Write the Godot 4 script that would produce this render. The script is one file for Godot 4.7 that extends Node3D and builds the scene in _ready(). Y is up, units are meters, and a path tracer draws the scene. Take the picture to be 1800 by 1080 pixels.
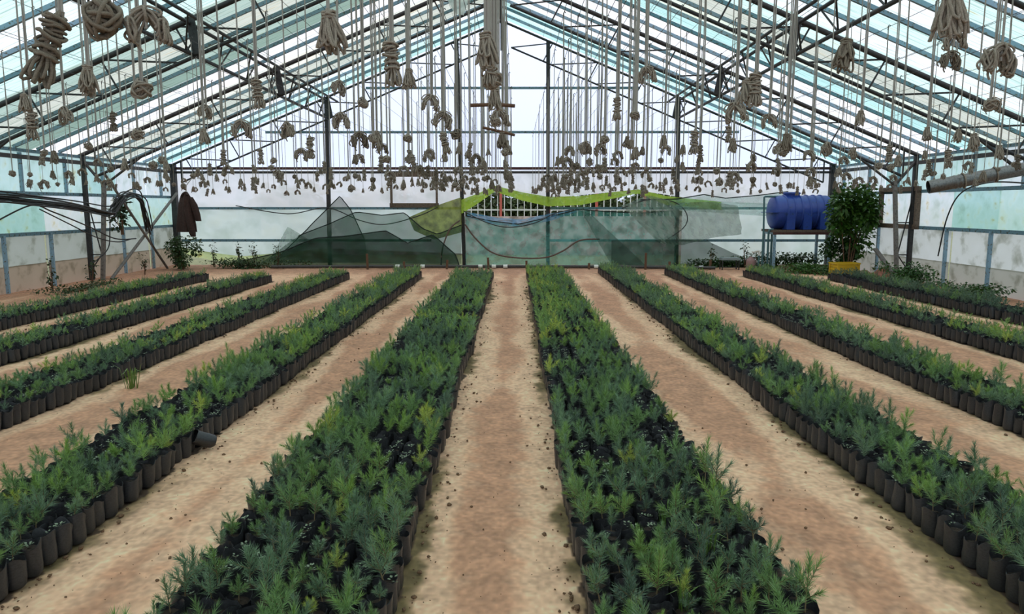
extends Node3D

# ------------------------------------------------------------------ layout of the greenhouse (metres)
const CX := -0.35        # ridge line
const HW := 9.05         # half width
const EY := 2.72         # eave height
const RY := 6.5          # ridge height
const ZB := -20.5        # back gable
const ZF := 4.8          # front gable, behind the camera
const BAY := 0.7         # glazing bar spacing
const EYE := Vector3(0, 1.6, 0)
const FOCAL := 1300.0    # in pixels of the 1800 x 1080 frame
const PITCH := 7.75
const YAW := 0.22

var rng := RandomNumberGenerator.new()
var taken := {}
var M := {}
var view := Transform3D()

func _ready() -> void:
	rng.seed = 7
	camera_and_sky()
	materials()
	ground()
	roof()
	side_wall(-1)
	side_wall(1)
	back_wall()
	front_wall()
	outdoors()
	nets()
	tank_corner()
	left_corner()
	right_side_things()
	back_strip()
	seedlings()
	ropes()
	weeds()

func camera_and_sky() -> void:
	var cam := Camera3D.new()
	cam.name = "camera"
	cam.fov = rad_to_deg(2.0 * atan(540.0 / FOCAL))
	cam.position = EYE
	cam.rotation_degrees = Vector3(-PITCH, YAW, 0)
	cam.near = 0.05
	cam.far = 400.0
	add_child(cam)
	view = cam.transform.affine_inverse()
	var sky_look := ProceduralSkyMaterial.new()
	sky_look.sky_top_color = Color(0.97, 0.98, 1.0)
	sky_look.sky_horizon_color = Color(0.685, 0.73, 0.84)
	sky_look.sky_curve = 0.6
	sky_look.ground_bottom_color = Color(0.38, 0.4, 0.36)
	sky_look.ground_horizon_color = Color(0.5, 0.52, 0.5)
	var sky := Sky.new()
	sky.sky_material = sky_look
	var env := Environment.new()
	env.background_mode = Environment.BG_SKY
	env.sky = sky
	env.background_energy_multiplier = 1.6
	env.tonemap_mode = Environment.TONE_MAPPER_LINEAR
	env.tonemap_exposure = 1.35
	env.sdfgi_enabled = true
	env.ssao_enabled = true
	env.ssil_enabled = true
	var world := WorldEnvironment.new()
	world.name = "sky_environment"
	world.environment = env
	add_child(world)

# ------------------------------------------------------------------ helpers
func numbered(called: String) -> String:
	var n: int = taken.get(called, -1) + 1
	taken[called] = n
	return called if n == 0 else "%s_%03d" % [called, n]

func tag(o: Node3D, label: String, category: String, group := "", kind := "") -> void:
	if label: o.set_meta("label", label)
	if category: o.set_meta("category", category)
	if group: o.set_meta("group", group)
	if kind: o.set_meta("kind", kind)

func thing(called: String, label: String, category: String, at := Vector3.ZERO, group := "", turn := 0.0) -> Node3D:
	var o := Node3D.new()
	o.name = numbered(called)
	add_child(o)
	o.position = at
	o.rotation.y = turn
	tag(o, label, category, group)
	return o

func setting(called: String, label := "") -> Node3D:
	var o := Node3D.new()
	o.name = called
	add_child(o)
	o.set_meta("kind", "structure")
	if label: o.set_meta("label", label)
	return o

func part(parent: Node3D, called: String, mesh: Mesh, m: Material, at := Vector3.ZERO) -> MeshInstance3D:
	var o := MeshInstance3D.new()
	o.name = called
	o.mesh = mesh
	for i in mesh.get_surface_count():
		o.set_surface_override_material(i, m)
	o.position = at
	parent.add_child(o, true)
	return o

func single(called: String, label: String, category: String, mesh: Mesh, m: Material, group := "", kind := "") -> MeshInstance3D:
	var o := part(self, numbered(called), mesh, m)
	tag(o, label, category, group, kind)
	return o

class Shape:
	var v := PackedVector3Array()
	var n := PackedVector3Array()
	var uv := PackedVector2Array()
	var c := PackedColorArray()
	var i := PackedInt32Array()
	func tri(a: Vector3, b: Vector3, d: Vector3, col := Color.WHITE) -> void:
		var no := (d - a).cross(b - a).normalized()
		var k := v.size()
		for p in [a, b, d]:
			v.append(p); n.append(no); uv.append(Vector2(p.x, p.z)); c.append(col)
		i.append_array(PackedInt32Array([k, k + 1, k + 2]))
	func quad(a: Vector3, b: Vector3, d: Vector3, e: Vector3, col := Color.WHITE) -> void:
		var no := (d - a).cross(b - a).normalized()
		var k := v.size()
		var us := [Vector2(0, 0), Vector2(1, 0), Vector2(1, 1), Vector2(0, 1)]
		var ps := [a, b, d, e]
		for q in 4:
			v.append(ps[q]); n.append(no); uv.append(us[q]); c.append(col)
		i.append_array(PackedInt32Array([k, k + 1, k + 2, k, k + 2, k + 3]))
	func box(at: Vector3, size: Vector3, b := Basis()) -> void:
		var h := size / 2.0
		var x := b.x * h.x
		var y := b.y * h.y
		var z := b.z * h.z
		for f in [[x, y, z], [-x, -y, z], [y, z, x], [-y, -z, x], [z, x, y], [-z, -x, y]]:
			var o: Vector3 = f[0]
			var p: Vector3 = f[1]
			var q: Vector3 = f[2]
			quad(at + o + p - q, at + o - p - q, at + o - p + q, at + o + p + q)
	func bar(a: Vector3, b: Vector3, w: float, h: float, up := Vector3.UP) -> void:
		var d := b - a
		var z := d.normalized()
		if absf(z.dot(up)) > 0.98:
			up = Vector3.RIGHT
		var x := up.cross(z).normalized()
		var y := z.cross(x)
		box((a + b) / 2.0, Vector3(w, h, d.length()), Basis(x, y, z))
	func tube(pts: PackedVector3Array, r: float, sides := 6, closed := false, r2 := -1.0) -> void:
		var m := pts.size()
		var k := v.size()
		var side := Vector3.ZERO
		for j in m:
			var d: Vector3
			if closed:
				d = pts[(j + 1) % m] - pts[(j + m - 1) % m]
			else:
				d = pts[mini(j + 1, m - 1)] - pts[maxi(j - 1, 0)]
			d = d.normalized()
			if side == Vector3.ZERO:
				side = d.cross(Vector3.UP if absf(d.y) < 0.9 else Vector3.RIGHT).normalized()
			side = (side - d * side.dot(d)).normalized()
			var o := d.cross(side)
			var rr := r if r2 < 0.0 else lerpf(r, r2, float(j) / maxf(1.0, m - 1))
			for s in sides:
				var a := TAU * s / sides
				var q := side * cos(a) + o * sin(a)
				v.append(pts[j] + q * rr); n.append(q); uv.append(Vector2(float(s) / sides, float(j) / m)); c.append(Color.WHITE)
		for j in (m if closed else m - 1):
			for s in sides:
				var a := k + j * sides + s
				var b := k + j * sides + (s + 1) % sides
				var e := k + ((j + 1) % m) * sides + s
				var f := k + ((j + 1) % m) * sides + (s + 1) % sides
				i.append_array(PackedInt32Array([a, f, b, a, e, f]))
		if not closed:
			for end in [0, m - 1]:
				var k2 := v.size()
				var nd := (pts[end] - pts[1 if end == 0 else m - 2]).normalized()
				for s in sides:
					v.append(v[k + end * sides + s]); n.append(nd); uv.append(Vector2.ZERO); c.append(Color.WHITE)
				for s in range(1, sides - 1):
					if end == 0:
						i.append_array(PackedInt32Array([k2, k2 + s, k2 + s + 1]))
					else:
						i.append_array(PackedInt32Array([k2, k2 + s + 1, k2 + s]))
	func grid(cols: int, rows: int, at: Callable, both := false) -> void:
		var k := v.size()
		for b in rows + 1:
			for a in cols + 1:
				var p: Vector3 = at.call(float(a) / cols, float(b) / rows)
				v.append(p); uv.append(Vector2(float(a) / cols, float(b) / rows)); c.append(Color.WHITE); n.append(Vector3.ZERO)
		var first := i.size()
		for b in rows:
			for a in cols:
				var p := k + b * (cols + 1) + a
				i.append_array(PackedInt32Array([p, p + 1, p + cols + 2, p, p + cols + 2, p + cols + 1]))
		for t in range(first, i.size(), 3):
			var no := (v[i[t + 2]] - v[i[t]]).cross(v[i[t + 1]] - v[i[t]])
			for q in 3:
				n[i[t + q]] += no
		for q in range(k, v.size()):
			n[q] = n[q].normalized()
	func lathe(prof: PackedVector2Array, sides: int, wob: Callable, cap_end := false) -> void:
		var k := v.size()
		var m := prof.size()
		for j in m:
			for s in sides + 1:
				var a := TAU * s / sides
				var w: Vector2 = wob.call(a, j)
				v.append(Vector3(cos(a) * prof[j].x * w.x, prof[j].y + w.y, sin(a) * prof[j].x * w.x))
				n.append(Vector3.ZERO); uv.append(Vector2(float(s) / sides, float(j) / m)); c.append(Color.WHITE)
		var first := i.size()
		for j in m - 1:
			for s in sides:
				var a := k + j * (sides + 1) + s
				var e := a + sides + 1
				i.append_array(PackedInt32Array([a, e, e + 1, a, e + 1, a + 1]))
		for t in range(first, i.size(), 3):
			var no := (v[i[t + 2]] - v[i[t]]).cross(v[i[t + 1]] - v[i[t]])
			for q in 3:
				n[i[t + q]] += no
		for j in m:
			var a := k + j * (sides + 1)
			n[a] += n[a + sides]
			n[a + sides] = n[a]
		for q in range(k, v.size()):
			n[q] = n[q].normalized()
	func mesh() -> ArrayMesh:
		var arr := []
		arr.resize(Mesh.ARRAY_MAX)
		arr[Mesh.ARRAY_VERTEX] = v
		arr[Mesh.ARRAY_NORMAL] = n
		arr[Mesh.ARRAY_TEX_UV] = uv
		arr[Mesh.ARRAY_TEX_UV2] = uv
		arr[Mesh.ARRAY_COLOR] = c
		arr[Mesh.ARRAY_INDEX] = i
		var am := ArrayMesh.new()
		am.add_surface_from_arrays(Mesh.PRIMITIVE_TRIANGLES, arr)
		return am

func bar_mesh(a: Vector3, b: Vector3, w: float, h: float, up := Vector3.UP) -> ArrayMesh:
	var s := Shape.new()
	s.bar(a, b, w, h, up)
	return s.mesh()

func tube_mesh(pts: Array, r: float, sides := 8) -> ArrayMesh:
	var s := Shape.new()
	s.tube(PackedVector3Array(pts), r, sides)
	return s.mesh()

func smooth(pts: Array, steps := 6) -> Array:
	var out := []
	for j in pts.size() - 1:
		var p0: Vector3 = pts[maxi(j - 1, 0)]
		var p1: Vector3 = pts[j]
		var p2: Vector3 = pts[j + 1]
		var p3: Vector3 = pts[mini(j + 2, pts.size() - 1)]
		for k in steps:
			out.append(p1.cubic_interpolate(p2, p0, p3, float(k) / steps))
	out.append(pts[pts.size() - 1])
	return out

func along(pts: Array, t: float) -> Vector3:
	var total := 0.0
	for j in pts.size() - 1:
		total += (pts[j + 1] - pts[j]).length()
	var left := t * total
	for j in pts.size() - 1:
		var l: float = (pts[j + 1] - pts[j]).length()
		if left <= l or j == pts.size() - 2:
			return pts[j].lerp(pts[j + 1], clampf(left / maxf(l, 1e-6), 0, 1))
		left -= l
	return pts[0]

# a hanging sheet between two edges given as points; folds come from noise in its depth
func sheet_mesh(top: Array, bottom: Array, cols: int, rows: int, fold: float, freq: float, seed_: int) -> ArrayMesh:
	var s := Shape.new()
	var nz := FastNoiseLite.new()
	nz.seed = seed_
	nz.frequency = freq
	s.grid(cols, rows, func(u, w):
		var p: Vector3 = along(top, u).lerp(along(bottom, u), w)
		var d := nz.get_noise_2d(p.x * 1.0 + p.y * 0.5, p.y * 0.35) * fold + nz.get_noise_2d(p.x * 3.1 - p.y * 1.4 + 40.0, p.y * 0.8) * fold * 0.4
		return p + Vector3(0, 0, d))
	return s.mesh()

func roof_y(x: float) -> float:
	return RY - absf(x - CX) * (RY - EY) / HW

func wire_y(x: float) -> float:
	return minf(3.45, roof_y(x) - 0.22)

func in_frame(p: Vector3, margin := 0.0) -> bool:
	var q := view * p
	if q.z > -0.2: return false
	var x := 900.0 + FOCAL * q.x / -q.z
	var y := 540.0 - FOCAL * q.y / -q.z
	return x > -margin and x < 1800.0 + margin and y > -margin and y < 1080.0 + margin

func ordinal(n: int) -> String:
	var names := ["first", "second", "third", "fourth", "fifth", "sixth", "seventh", "eighth", "ninth", "tenth", "eleventh", "twelfth", "thirteenth", "fourteenth", "fifteenth", "sixteenth", "seventeenth", "eighteenth", "nineteenth", "twentieth"]
	return names[n - 1] if n <= 20 else ["twenty-", "thirty-", "forty-"][mini(n / 10 - 2, 2)] + names[(n - 1) % 10]

# ------------------------------------------------------------------ materials
func noise_tex(freq: float, seed_: int, ramp: Array, size := 512, octaves := 4, kind := FastNoiseLite.TYPE_SIMPLEX_SMOOTH) -> NoiseTexture2D:
	var nz := FastNoiseLite.new()
	nz.noise_type = kind
	nz.seed = seed_
	nz.frequency = freq
	nz.fractal_octaves = octaves
	var t := NoiseTexture2D.new()
	t.width = size
	t.height = size
	t.seamless = true
	t.noise = nz
	if ramp:
		var g := Gradient.new()
		g.offsets = PackedFloat32Array(ramp.map(func(r): return r[0]))
		g.colors = PackedColorArray(ramp.map(func(r): return r[1]))
		t.color_ramp = g
	return t

func plain(col: Color, rough := 0.8, metal := 0.0) -> StandardMaterial3D:
	var m := StandardMaterial3D.new()
	m.albedo_color = col
	m.roughness = rough
	m.metallic = metal
	m.cull_mode = BaseMaterial3D.CULL_DISABLED
	return m

func textured(col: Color, tex: Texture2D, scale: float, rough := 0.8, metal := 0.0) -> StandardMaterial3D:
	var m := plain(col, rough, metal)
	m.albedo_texture = tex
	m.uv1_triplanar = true
	m.uv1_world_triplanar = true
	m.uv1_scale = Vector3.ONE * scale
	return m

# plastic sheet: some light passes straight, most comes through scattered
func film(col: Color, opacity: float, through: float, tex: Texture2D = null, scale := 0.3) -> StandardMaterial3D:
	var m := plain(Color(col.r, col.g, col.b, opacity), 0.45)
	m.transparency = BaseMaterial3D.TRANSPARENCY_ALPHA
	m.backlight_enabled = true
	var l := col.srgb_to_linear()
	var k := 2.0 * through / maxf(l.r, maxf(l.g, l.b))
	m.backlight = Color(k * l.r, k * l.g, k * l.b).linear_to_srgb() if tex == null else Color(2.0 * through, 2.0 * through, 2.0 * through).linear_to_srgb()
	if tex:
		m.albedo_texture = tex
		m.uv1_triplanar = true
		m.uv1_world_triplanar = true
		m.uv1_scale = Vector3.ONE * scale
	return m

func materials() -> void:
	var wear := noise_tex(0.02, 3, [[0.0, Color(0.62, 0.6, 0.58)], [0.45, Color(0.95, 0.95, 0.95)], [0.7, Color(1, 1, 1)], [1.0, Color(0.8, 0.72, 0.6)]])
	var rust := noise_tex(0.025, 5, [[0.0, Color(1, 1, 1)], [0.66, Color(0.96, 0.98, 1)], [0.76, Color(0.82, 0.7, 0.58)], [1.0, Color(0.6, 0.42, 0.3)]])
	var stain := noise_tex(0.012, 11, [[0.0, Color(0.8, 0.84, 0.78)], [0.35, Color(0.95, 0.97, 0.95)], [0.6, Color(1, 1, 1)], [0.78, Color(1, 0.98, 0.93)], [0.88, Color(0.92, 0.84, 0.66)], [1.0, Color(0.8, 0.68, 0.42)]])
	var grime := noise_tex(0.012, 17, [[0.0, Color(0.52, 0.52, 0.48)], [0.4, Color(0.78, 0.78, 0.74)], [0.62, Color(0.96, 0.96, 0.95)], [1.0, Color(1, 1, 1)]])
	M.stain = stain
	M.streak = noise_tex(0.012, 27, [[0.0, Color(0.62, 0.66, 0.6)], [0.3, Color(0.84, 0.87, 0.83)], [0.42, Color(0.96, 0.97, 0.96)], [0.62, Color(1, 1, 1)], [0.76, Color(1, 0.98, 0.94)], [0.86, Color(0.9, 0.82, 0.66)], [1.0, Color(0.78, 0.66, 0.42)]], 512, 6)
	M.haze = noise_tex(0.008, 19, [[0.0, Color(0.9, 0.92, 0.9)], [0.5, Color(1, 1, 1)], [1.0, Color(1, 0.99, 0.96)]])
	M.mould = noise_tex(0.01, 21, [[0.0, Color(0.6, 0.6, 0.55)], [0.25, Color(0.8, 0.8, 0.77)], [0.45, Color(0.97, 0.97, 0.96)], [1.0, Color(1, 1, 1)]], 512, 6)
	M.grime = grime
	M.steel = textured(Color(0.27, 0.26, 0.255), wear, 1.3, 0.6, 0.15)
	M.dark_steel = textured(Color(0.2, 0.195, 0.195), wear, 1.3, 0.6, 0.15)
	M.blue_steel = textured(Color(0.54, 0.655, 0.72), rust, 1.1, 0.5, 0.1)
	M.teal_steel = textured(Color(0.41, 0.54, 0.585), rust, 1.1, 0.5, 0.1)
	M.red_steel = textured(Color(0.33, 0.2, 0.18), wear, 0.9, 0.6, 0.1)
	M.grey_pole = textured(Color(0.47, 0.45, 0.43), wear, 1.1, 0.7)
	M.old_wood = textured(Color(0.42, 0.36, 0.31), wear, 2.0, 0.85)
	M.pale_wood = textured(Color(0.58, 0.5, 0.42), wear, 2.0, 0.85)
	M.bark = textured(Color(0.42, 0.3, 0.22), wear, 8.0, 0.9)
	M.black_hose = plain(Color(0.13, 0.13, 0.13), 0.5)
	M.brown_hose = plain(Color(0.36, 0.27, 0.23), 0.5)
	M.white_plastic = plain(Color(0.85, 0.85, 0.82), 0.45)
	M.teal_pipe = plain(Color(0.28, 0.42, 0.43), 0.5)
	M.zinc = textured(Color(0.5, 0.495, 0.49), wear, 2.5, 0.38, 0.85)
	M.wire = plain(Color(0.3, 0.29, 0.28), 0.6, 0.3)
	M.rope = textured(Color(0.72, 0.665, 0.605), noise_tex(0.12, 23, [[0.0, Color(0.6, 0.58, 0.55)], [1.0, Color(1, 1, 1)]], 256), 9.0, 0.95)
	M.rope_dark = textured(Color(0.60, 0.545, 0.48), M.rope.albedo_texture, 9.0, 0.95)
	M.string = plain(Color(0.62, 0.59, 0.555), 0.9)
	M.bag = textured(Color(0.225, 0.225, 0.23), noise_tex(0.05, 31, [[0.0, Color(0.6, 0.6, 0.62)], [0.6, Color(0.9, 0.9, 0.92)], [1.0, Color(1, 0.99, 0.98)]], 256), 7.0, 0.4)
	M.soil = textured(Color(0.3, 0.24, 0.19), noise_tex(0.12, 37, [[0.0, Color(0.4, 0.38, 0.35)], [1.0, Color(1, 1, 1)]], 256), 8.0, 0.95)
	M.stem = plain(Color(0.5, 0.42, 0.3), 0.8)
	M.clear_film = film(Color(0.93, 0.94, 0.97), 0.3, 0.75)

func leafy(col: Color, back := 0.35) -> StandardMaterial3D:
	var m := plain(col, 0.45)
	m.vertex_color_use_as_albedo = true
	m.backlight_enabled = true
	m.backlight = Color(back, back, back).linear_to_srgb()
	return m

# ------------------------------------------------------------------ ground
const BEDS := [  # near edges in x, far end in z, pots across, name
	[-1.33, -0.47, -16.6, 8, "bed left of path"],
	[0.265, 1.11, -17.4, 8, "bed right of path"],
	[-2.68, -2.08, -16.8, 6, "second bed left of path"],
	[2.0, 2.6, -17.9, 6, "second bed right of path"],
	[-4.25, -3.66, -16.5, 6, "third bed left of path"],
	[3.53, 4.05, -17.6, 5, "third bed right of path"],
	[-5.7, -5.17, -15.9, 5, "fourth bed left of path"],
	[5.25, 5.77, -17.2, 5, "fourth bed right of path"],
	[-7.2, -6.66, -16.2, 5, "fifth bed left of path"],
	[6.85, 7.45, -16.3, 6, "fifth bed right of path"],
]

func ground() -> void:
	var nz := FastNoiseLite.new()
	nz.seed = 91
	nz.frequency = 0.5
	nz.fractal_octaves = 5
	var fine := FastNoiseLite.new()
	fine.seed = 92
	fine.frequency = 4.0
	fine.fractal_octaves = 4
	var x0 := -9.6
	var x1 := 8.9
	var wide := 1500
	var long := 1500
	var img := Image.create(wide, long, false, Image.FORMAT_RGB8)
	var data := PackedByteArray()
	data.resize(wide * long * 3)
	var relief := PackedByteArray()
	relief.resize(wide * long)
	var rough := FastNoiseLite.new()
	rough.seed = 95
	rough.frequency = 20.0
	rough.fractal_octaves = 4
	var sand := Vector3(0.97, 0.78, 0.64)
	var earth := Vector3(0.80, 0.595, 0.47)
	var dark := Vector3(0.34, 0.26, 0.2)
	var moss := Vector3(0.45, 0.39, 0.24)
	var edge := PackedFloat32Array()      # distance from the nearest bed edge, negative inside
	var ends := PackedFloat32Array()      # where that bed stops
	var mid := PackedFloat32Array()       # 0 at path edge, 1 in its middle
	for px in wide:
		var x := lerpf(x0, x1, (px + 0.5) / wide)
		var d := 9.0
		var stop := 0.0
		for b in BEDS:
			var away := maxf(b[0] - x, x - b[1])
			if away < d:
				d = away
				stop = b[2]
		ends.append(stop)
		edge.append(d)
		mid.append(clampf(d / 0.36, 0, 1))
	var at := 0
	for py in long:
		var z := lerpf(ZB, ZF, (py + 0.5) / long)
		for px in wide:
			var x := lerpf(x0, x1, (px + 0.5) / wide)
			var a := nz.get_noise_2d(x * 1.6, z * 0.7)
			var f := fine.get_noise_2d(x, z)
			var t := clampf((mid[px] - 0.52) * 3.2 + a * 2.4 + f * 0.9, 0, 1)
			var col := sand.lerp(earth, t)
			var d := edge[px] + a * 0.14 + f * 0.07
			if z < -17.0:
				col = col.lerp(earth * 0.92, clampf((-17.0 - z) * 0.8, 0, 1) * 0.8)
			var ms := nz.get_noise_2d(x * 1.1 + 50.0, z * 0.5 + 9.0)
			if d < 0.07 and ms > -0.12 and z > ends[px]:
				col = col.lerp(moss, clampf((0.07 - d) * 14.0, 0, 0.85) * clampf((ms + 0.12) * 6.0, 0, 1))
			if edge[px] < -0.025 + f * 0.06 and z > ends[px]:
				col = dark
			var grit := rough.get_noise_2d(x, z)
			col *= 1.0 + f * 0.16 + grit * 0.2
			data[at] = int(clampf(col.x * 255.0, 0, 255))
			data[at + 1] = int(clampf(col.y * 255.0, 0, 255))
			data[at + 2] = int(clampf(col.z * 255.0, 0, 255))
			relief[at / 3] = int(clampf(128.0 + grit * 120.0 + f * 60.0, 0, 255))
			at += 3
	img = Image.create_from_data(wide, long, false, Image.FORMAT_RGB8, data)
	var m := plain(Color.WHITE, 0.95)
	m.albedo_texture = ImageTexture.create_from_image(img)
	m.texture_repeat = false
	m.detail_enabled = true
	m.detail_blend_mode = BaseMaterial3D.BLEND_MODE_MUL
	m.detail_albedo = noise_tex(0.09, 44, [[0.0, Color(0.4, 0.35, 0.31)], [0.27, Color(0.66, 0.62, 0.58)], [0.38, Color(0.9, 0.89, 0.88)], [0.5, Color(1, 1, 1)], [1.0, Color(1, 1, 1)]], 1024, 5)
	m.detail_uv_layer = BaseMaterial3D.DETAIL_UV_2
	m.uv2_scale = Vector3(15, 21, 1)
	m.heightmap_enabled = true
	m.heightmap_texture = ImageTexture.create_from_image(Image.create_from_data(wide, long, false, Image.FORMAT_L8, relief))
	m.heightmap_scale = 1.6
	var s := Shape.new()
	s.grid(150, 220, func(u, w):
		var x := lerpf(x0, x1, u)
		var z := lerpf(ZB, ZF, w)
		return Vector3(x, nz.get_noise_2d(x * 2.2, z * 2.0) * 0.014 + fine.get_noise_2d(x * 0.8, z * 0.8) * 0.008 - 0.006, z))
	var o := setting("floor", "trodden sandy earth floor of the greenhouse with paths between the beds")
	var g := part(o, "earth", s.mesh(), m)
	g.set_meta("label", "trodden sandy earth")
	# clods and crumbs of earth lie along the foot of the bags
	var clod := Shape.new()
	clod.lathe(PackedVector2Array([Vector2(0.0, 1.0), Vector2(0.7, 0.75), Vector2(1.0, 0.1), Vector2(0.8, -0.5), Vector2(0.0, -0.7)]), 6, func(a, j): return Vector2(1.0 + 0.3 * sin(a * 2.0 + j), 0.1 * cos(a * 3.0)))
	var spots := []
	for k in 2600:
		var b = BEDS[rng.randi() % 4] if k % 3 else BEDS[rng.randi() % BEDS.size()]
		var z := -1.8 - pow(rng.randf(), 1.6) * 14.0
		var side := rng.randi() % 2
		var x: float = b[side] + (1 if side else -1) * (0.01 + absf(rng.randfn(0, 0.07)))
		var size := 0.003 + pow(rng.randf(), 3.0) * 0.012
		var bs := Basis.from_euler(Vector3(rng.randf() * 0.6, rng.randf() * TAU, rng.randf() * 0.6)).scaled(Vector3(size, size * 0.7, size * rng.randf_range(0.8, 1.4)))
		spots.append(Transform3D(bs, Vector3(x, size * 0.3, z)))
	for k in 900:
		var x := rng.randf_range(-2.1, 2.0)
		var z := -1.8 - pow(rng.randf(), 1.5) * 8.0
		var size := 0.002 + pow(rng.randf(), 4.0) * 0.007
		spots.append(Transform3D(Basis.from_euler(Vector3(0, rng.randf() * TAU, 0)).scaled(Vector3.ONE * size), Vector3(x, size * 0.2, z)))
	var clods := many(clod.mesh(), textured(Color(0.62, 0.48, 0.36), M.soil.albedo_texture, 6.0, 0.95), spots)
	clods.name = "soil_crumbs"
	tag(clods, "loose crumbs of earth scattered along the edges of the paths", "soil", "", "stuff")
	add_child(clods)

func many(mesh: Mesh, m: Material, spots: Array, colors := []) -> MultiMeshInstance3D:
	var mm := MultiMesh.new()
	mm.transform_format = MultiMesh.TRANSFORM_3D
	mm.use_colors = colors.size() > 0
	mm.mesh = mesh
	mm.instance_count = spots.size()
	for k in spots.size():
		mm.set_instance_transform(k, spots[k])
		if colors:
			mm.set_instance_color(k, colors[k])
	var o := MultiMeshInstance3D.new()
	o.multimesh = mm
	o.material_override = m
	return o

# ------------------------------------------------------------------ roof
func roof() -> void:
	var o := setting("ceiling", "pitched greenhouse roof of tinted translucent sheets on steel bars")
	var white := Color(0.95, 0.97, 0.965)
	var mint := Color(0.80, 0.92, 0.885)
	var cyan := Color(0.68, 0.86, 0.83)
	var beige := Color(0.74, 0.75, 0.67)
	var sage := Color(0.60, 0.69, 0.61)
	var moss := Color(0.42, 0.54, 0.43)
	var pink := Color(0.97, 0.95, 0.945)
	var left := [cyan, mint, white, beige, beige, Color(0.88, 0.87, 0.8), pink, pink, moss, sage, beige, sage, mint, mint, white, mint, mint, white]
	var right := [cyan, mint, cyan, pink, pink, white, pink, pink, cyan, Color(0.84, 0.87, 0.78), beige, mint, white, mint, white, mint, white, mint]
	var looks := {}
	for side in [-1, 1]:
		for k in 36:
			var list: Array = left if side < 0 else right
			var col: Color = list[k] if k < list.size() else [mint, white, mint, mint][k % 4]
			if not looks.has(col):
				looks[col] = film(col, 0.86, 0.84, M.streak)
				looks[col].uv1_triplanar = false
				looks[col].uv1_world_triplanar = false
				looks[col].uv1_scale = Vector3(1.1, 2.3, 1)
			var z0 := ZB + 0.1 + k * BAY
			var z1 := z0 + BAY
			var s := Shape.new()
			s.grid(14, 8, func(u, w):
				var x: float = CX + side * lerpf(0.02, HW + 0.12, u)
				var z := lerpf(z0, z1, w)
				return Vector3(x, roof_y(x) + 0.035 + 0.012 * sin(w * PI * 6.0), z))
			for q in s.uv.size():
				s.uv[q] += Vector2(k * 0.37 + side * 0.2, k)
			part(o, "roof_panel", s.mesh(), looks[col])
		# glazing bars
		for k in 37:
			if k % 6 == 0: continue
			var z := ZB + 0.1 + k * BAY
			var m: Material = M.blue_steel if (k * 7 + side) % 3 else M.teal_steel
			var a := Vector3(CX + side * 0.05, roof_y(CX + side * 0.05) - 0.01, z)
			var b := Vector3(CX + side * HW, EY - 0.01, z)
			part(o, "glazing_bar", bar_mesh(a, b, 0.045, 0.06), m)
	# trusses
	for k in 7:
		var z := ZB + 0.1 + k * 6 * BAY
		if k == 0: z += 0.06
		var t := Node3D.new()
		t.name = "roof_truss" if k == 0 else "roof_truss_%03d" % k
		o.add_child(t)
		for side in [-1, 1]:
			var hi := func(d: float) -> Vector3: return Vector3(CX + side * d, RY - d * (RY - EY) / HW - 0.05, z)
			var lo := func(d: float) -> Vector3: return Vector3(CX + side * d, RY - d * (RY - EY) / HW - 0.62, z)
			var thick := 0.045 if k else 0.03
			part(t, "top_chord", tube_mesh([hi.call(0.0), hi.call(HW)], thick, 8), M.dark_steel)
			part(t, "bottom_chord", tube_mesh([lo.call(0.25), lo.call(HW - 0.35)], 0.03 if k else 0.024, 6), M.dark_steel)
			var d := 0.3
			while d < HW - 0.9:
				part(t, "strut", tube_mesh([hi.call(d + 1.05), lo.call(d + 0.8)], 0.016, 5), M.dark_steel)
				part(t, "strut", tube_mesh([hi.call(d + 1.05), lo.call(maxf(d - 0.2, 0.25))], 0.016, 5), M.dark_steel)
				d += 1.2
			part(t, "end_post", tube_mesh([hi.call(HW - 0.35), lo.call(HW - 0.35)], 0.02, 6), M.dark_steel)
		part(t, "king_post", bar_mesh(Vector3(CX, RY - 0.02, z), Vector3(CX, RY - 0.8, z), 0.07, 0.07), M.dark_steel)
	# lattice girders along the house
	for gx in [-5.05, 4.38]:
		var t := Node3D.new()
		t.name = "lattice_girder" if gx < 0 else "lattice_girder_001"
		o.add_child(t)
		var inner: float = gx + (0.32 if gx < 0 else -0.32)
		var y1 := roof_y(gx) - 0.12
		var y2 := roof_y(gx) - 0.58
		part(t, "chord", tube_mesh([Vector3(gx, y1, ZB + 0.2), Vector3(gx, y1, ZF - 0.2)], 0.03, 6), M.dark_steel)
		part(t, "chord", tube_mesh([Vector3(inner, y1 - 0.05, ZB + 0.2), Vector3(inner, y1 - 0.05, ZF - 0.2)], 0.026, 6), M.dark_steel)
		part(t, "chord", tube_mesh([Vector3(gx, y2, ZB + 0.2), Vector3(gx, y2, ZF - 0.2)], 0.03, 6), M.dark_steel)
		for k in 19:
			var z := ZB + 0.3 + k * 1.3
			part(t, "strut", tube_mesh([Vector3(gx, y1, z), Vector3(gx, y2, z + 0.65)], 0.015, 5), M.dark_steel)
			part(t, "strut", tube_mesh([Vector3(gx, y2, z + 0.65), Vector3(inner, y1 - 0.05, z + 1.25)], 0.015, 5), M.dark_steel)
		for k in 6:
			var z := ZB + 0.15 + k * 6 * BAY
			part(t, "gusset_plate", bar_mesh(Vector3(gx, y1 + 0.1, z), Vector3(gx + (0.1 if gx < 0 else -0.1), y2, z), 0.03, 0.14), M.dark_steel)
	part(o, "ridge_beam", bar_mesh(Vector3(CX, RY - 0.06, ZB + 0.15), Vector3(CX, RY - 0.06, ZF - 0.1), 0.08, 0.1), M.dark_steel)
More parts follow.
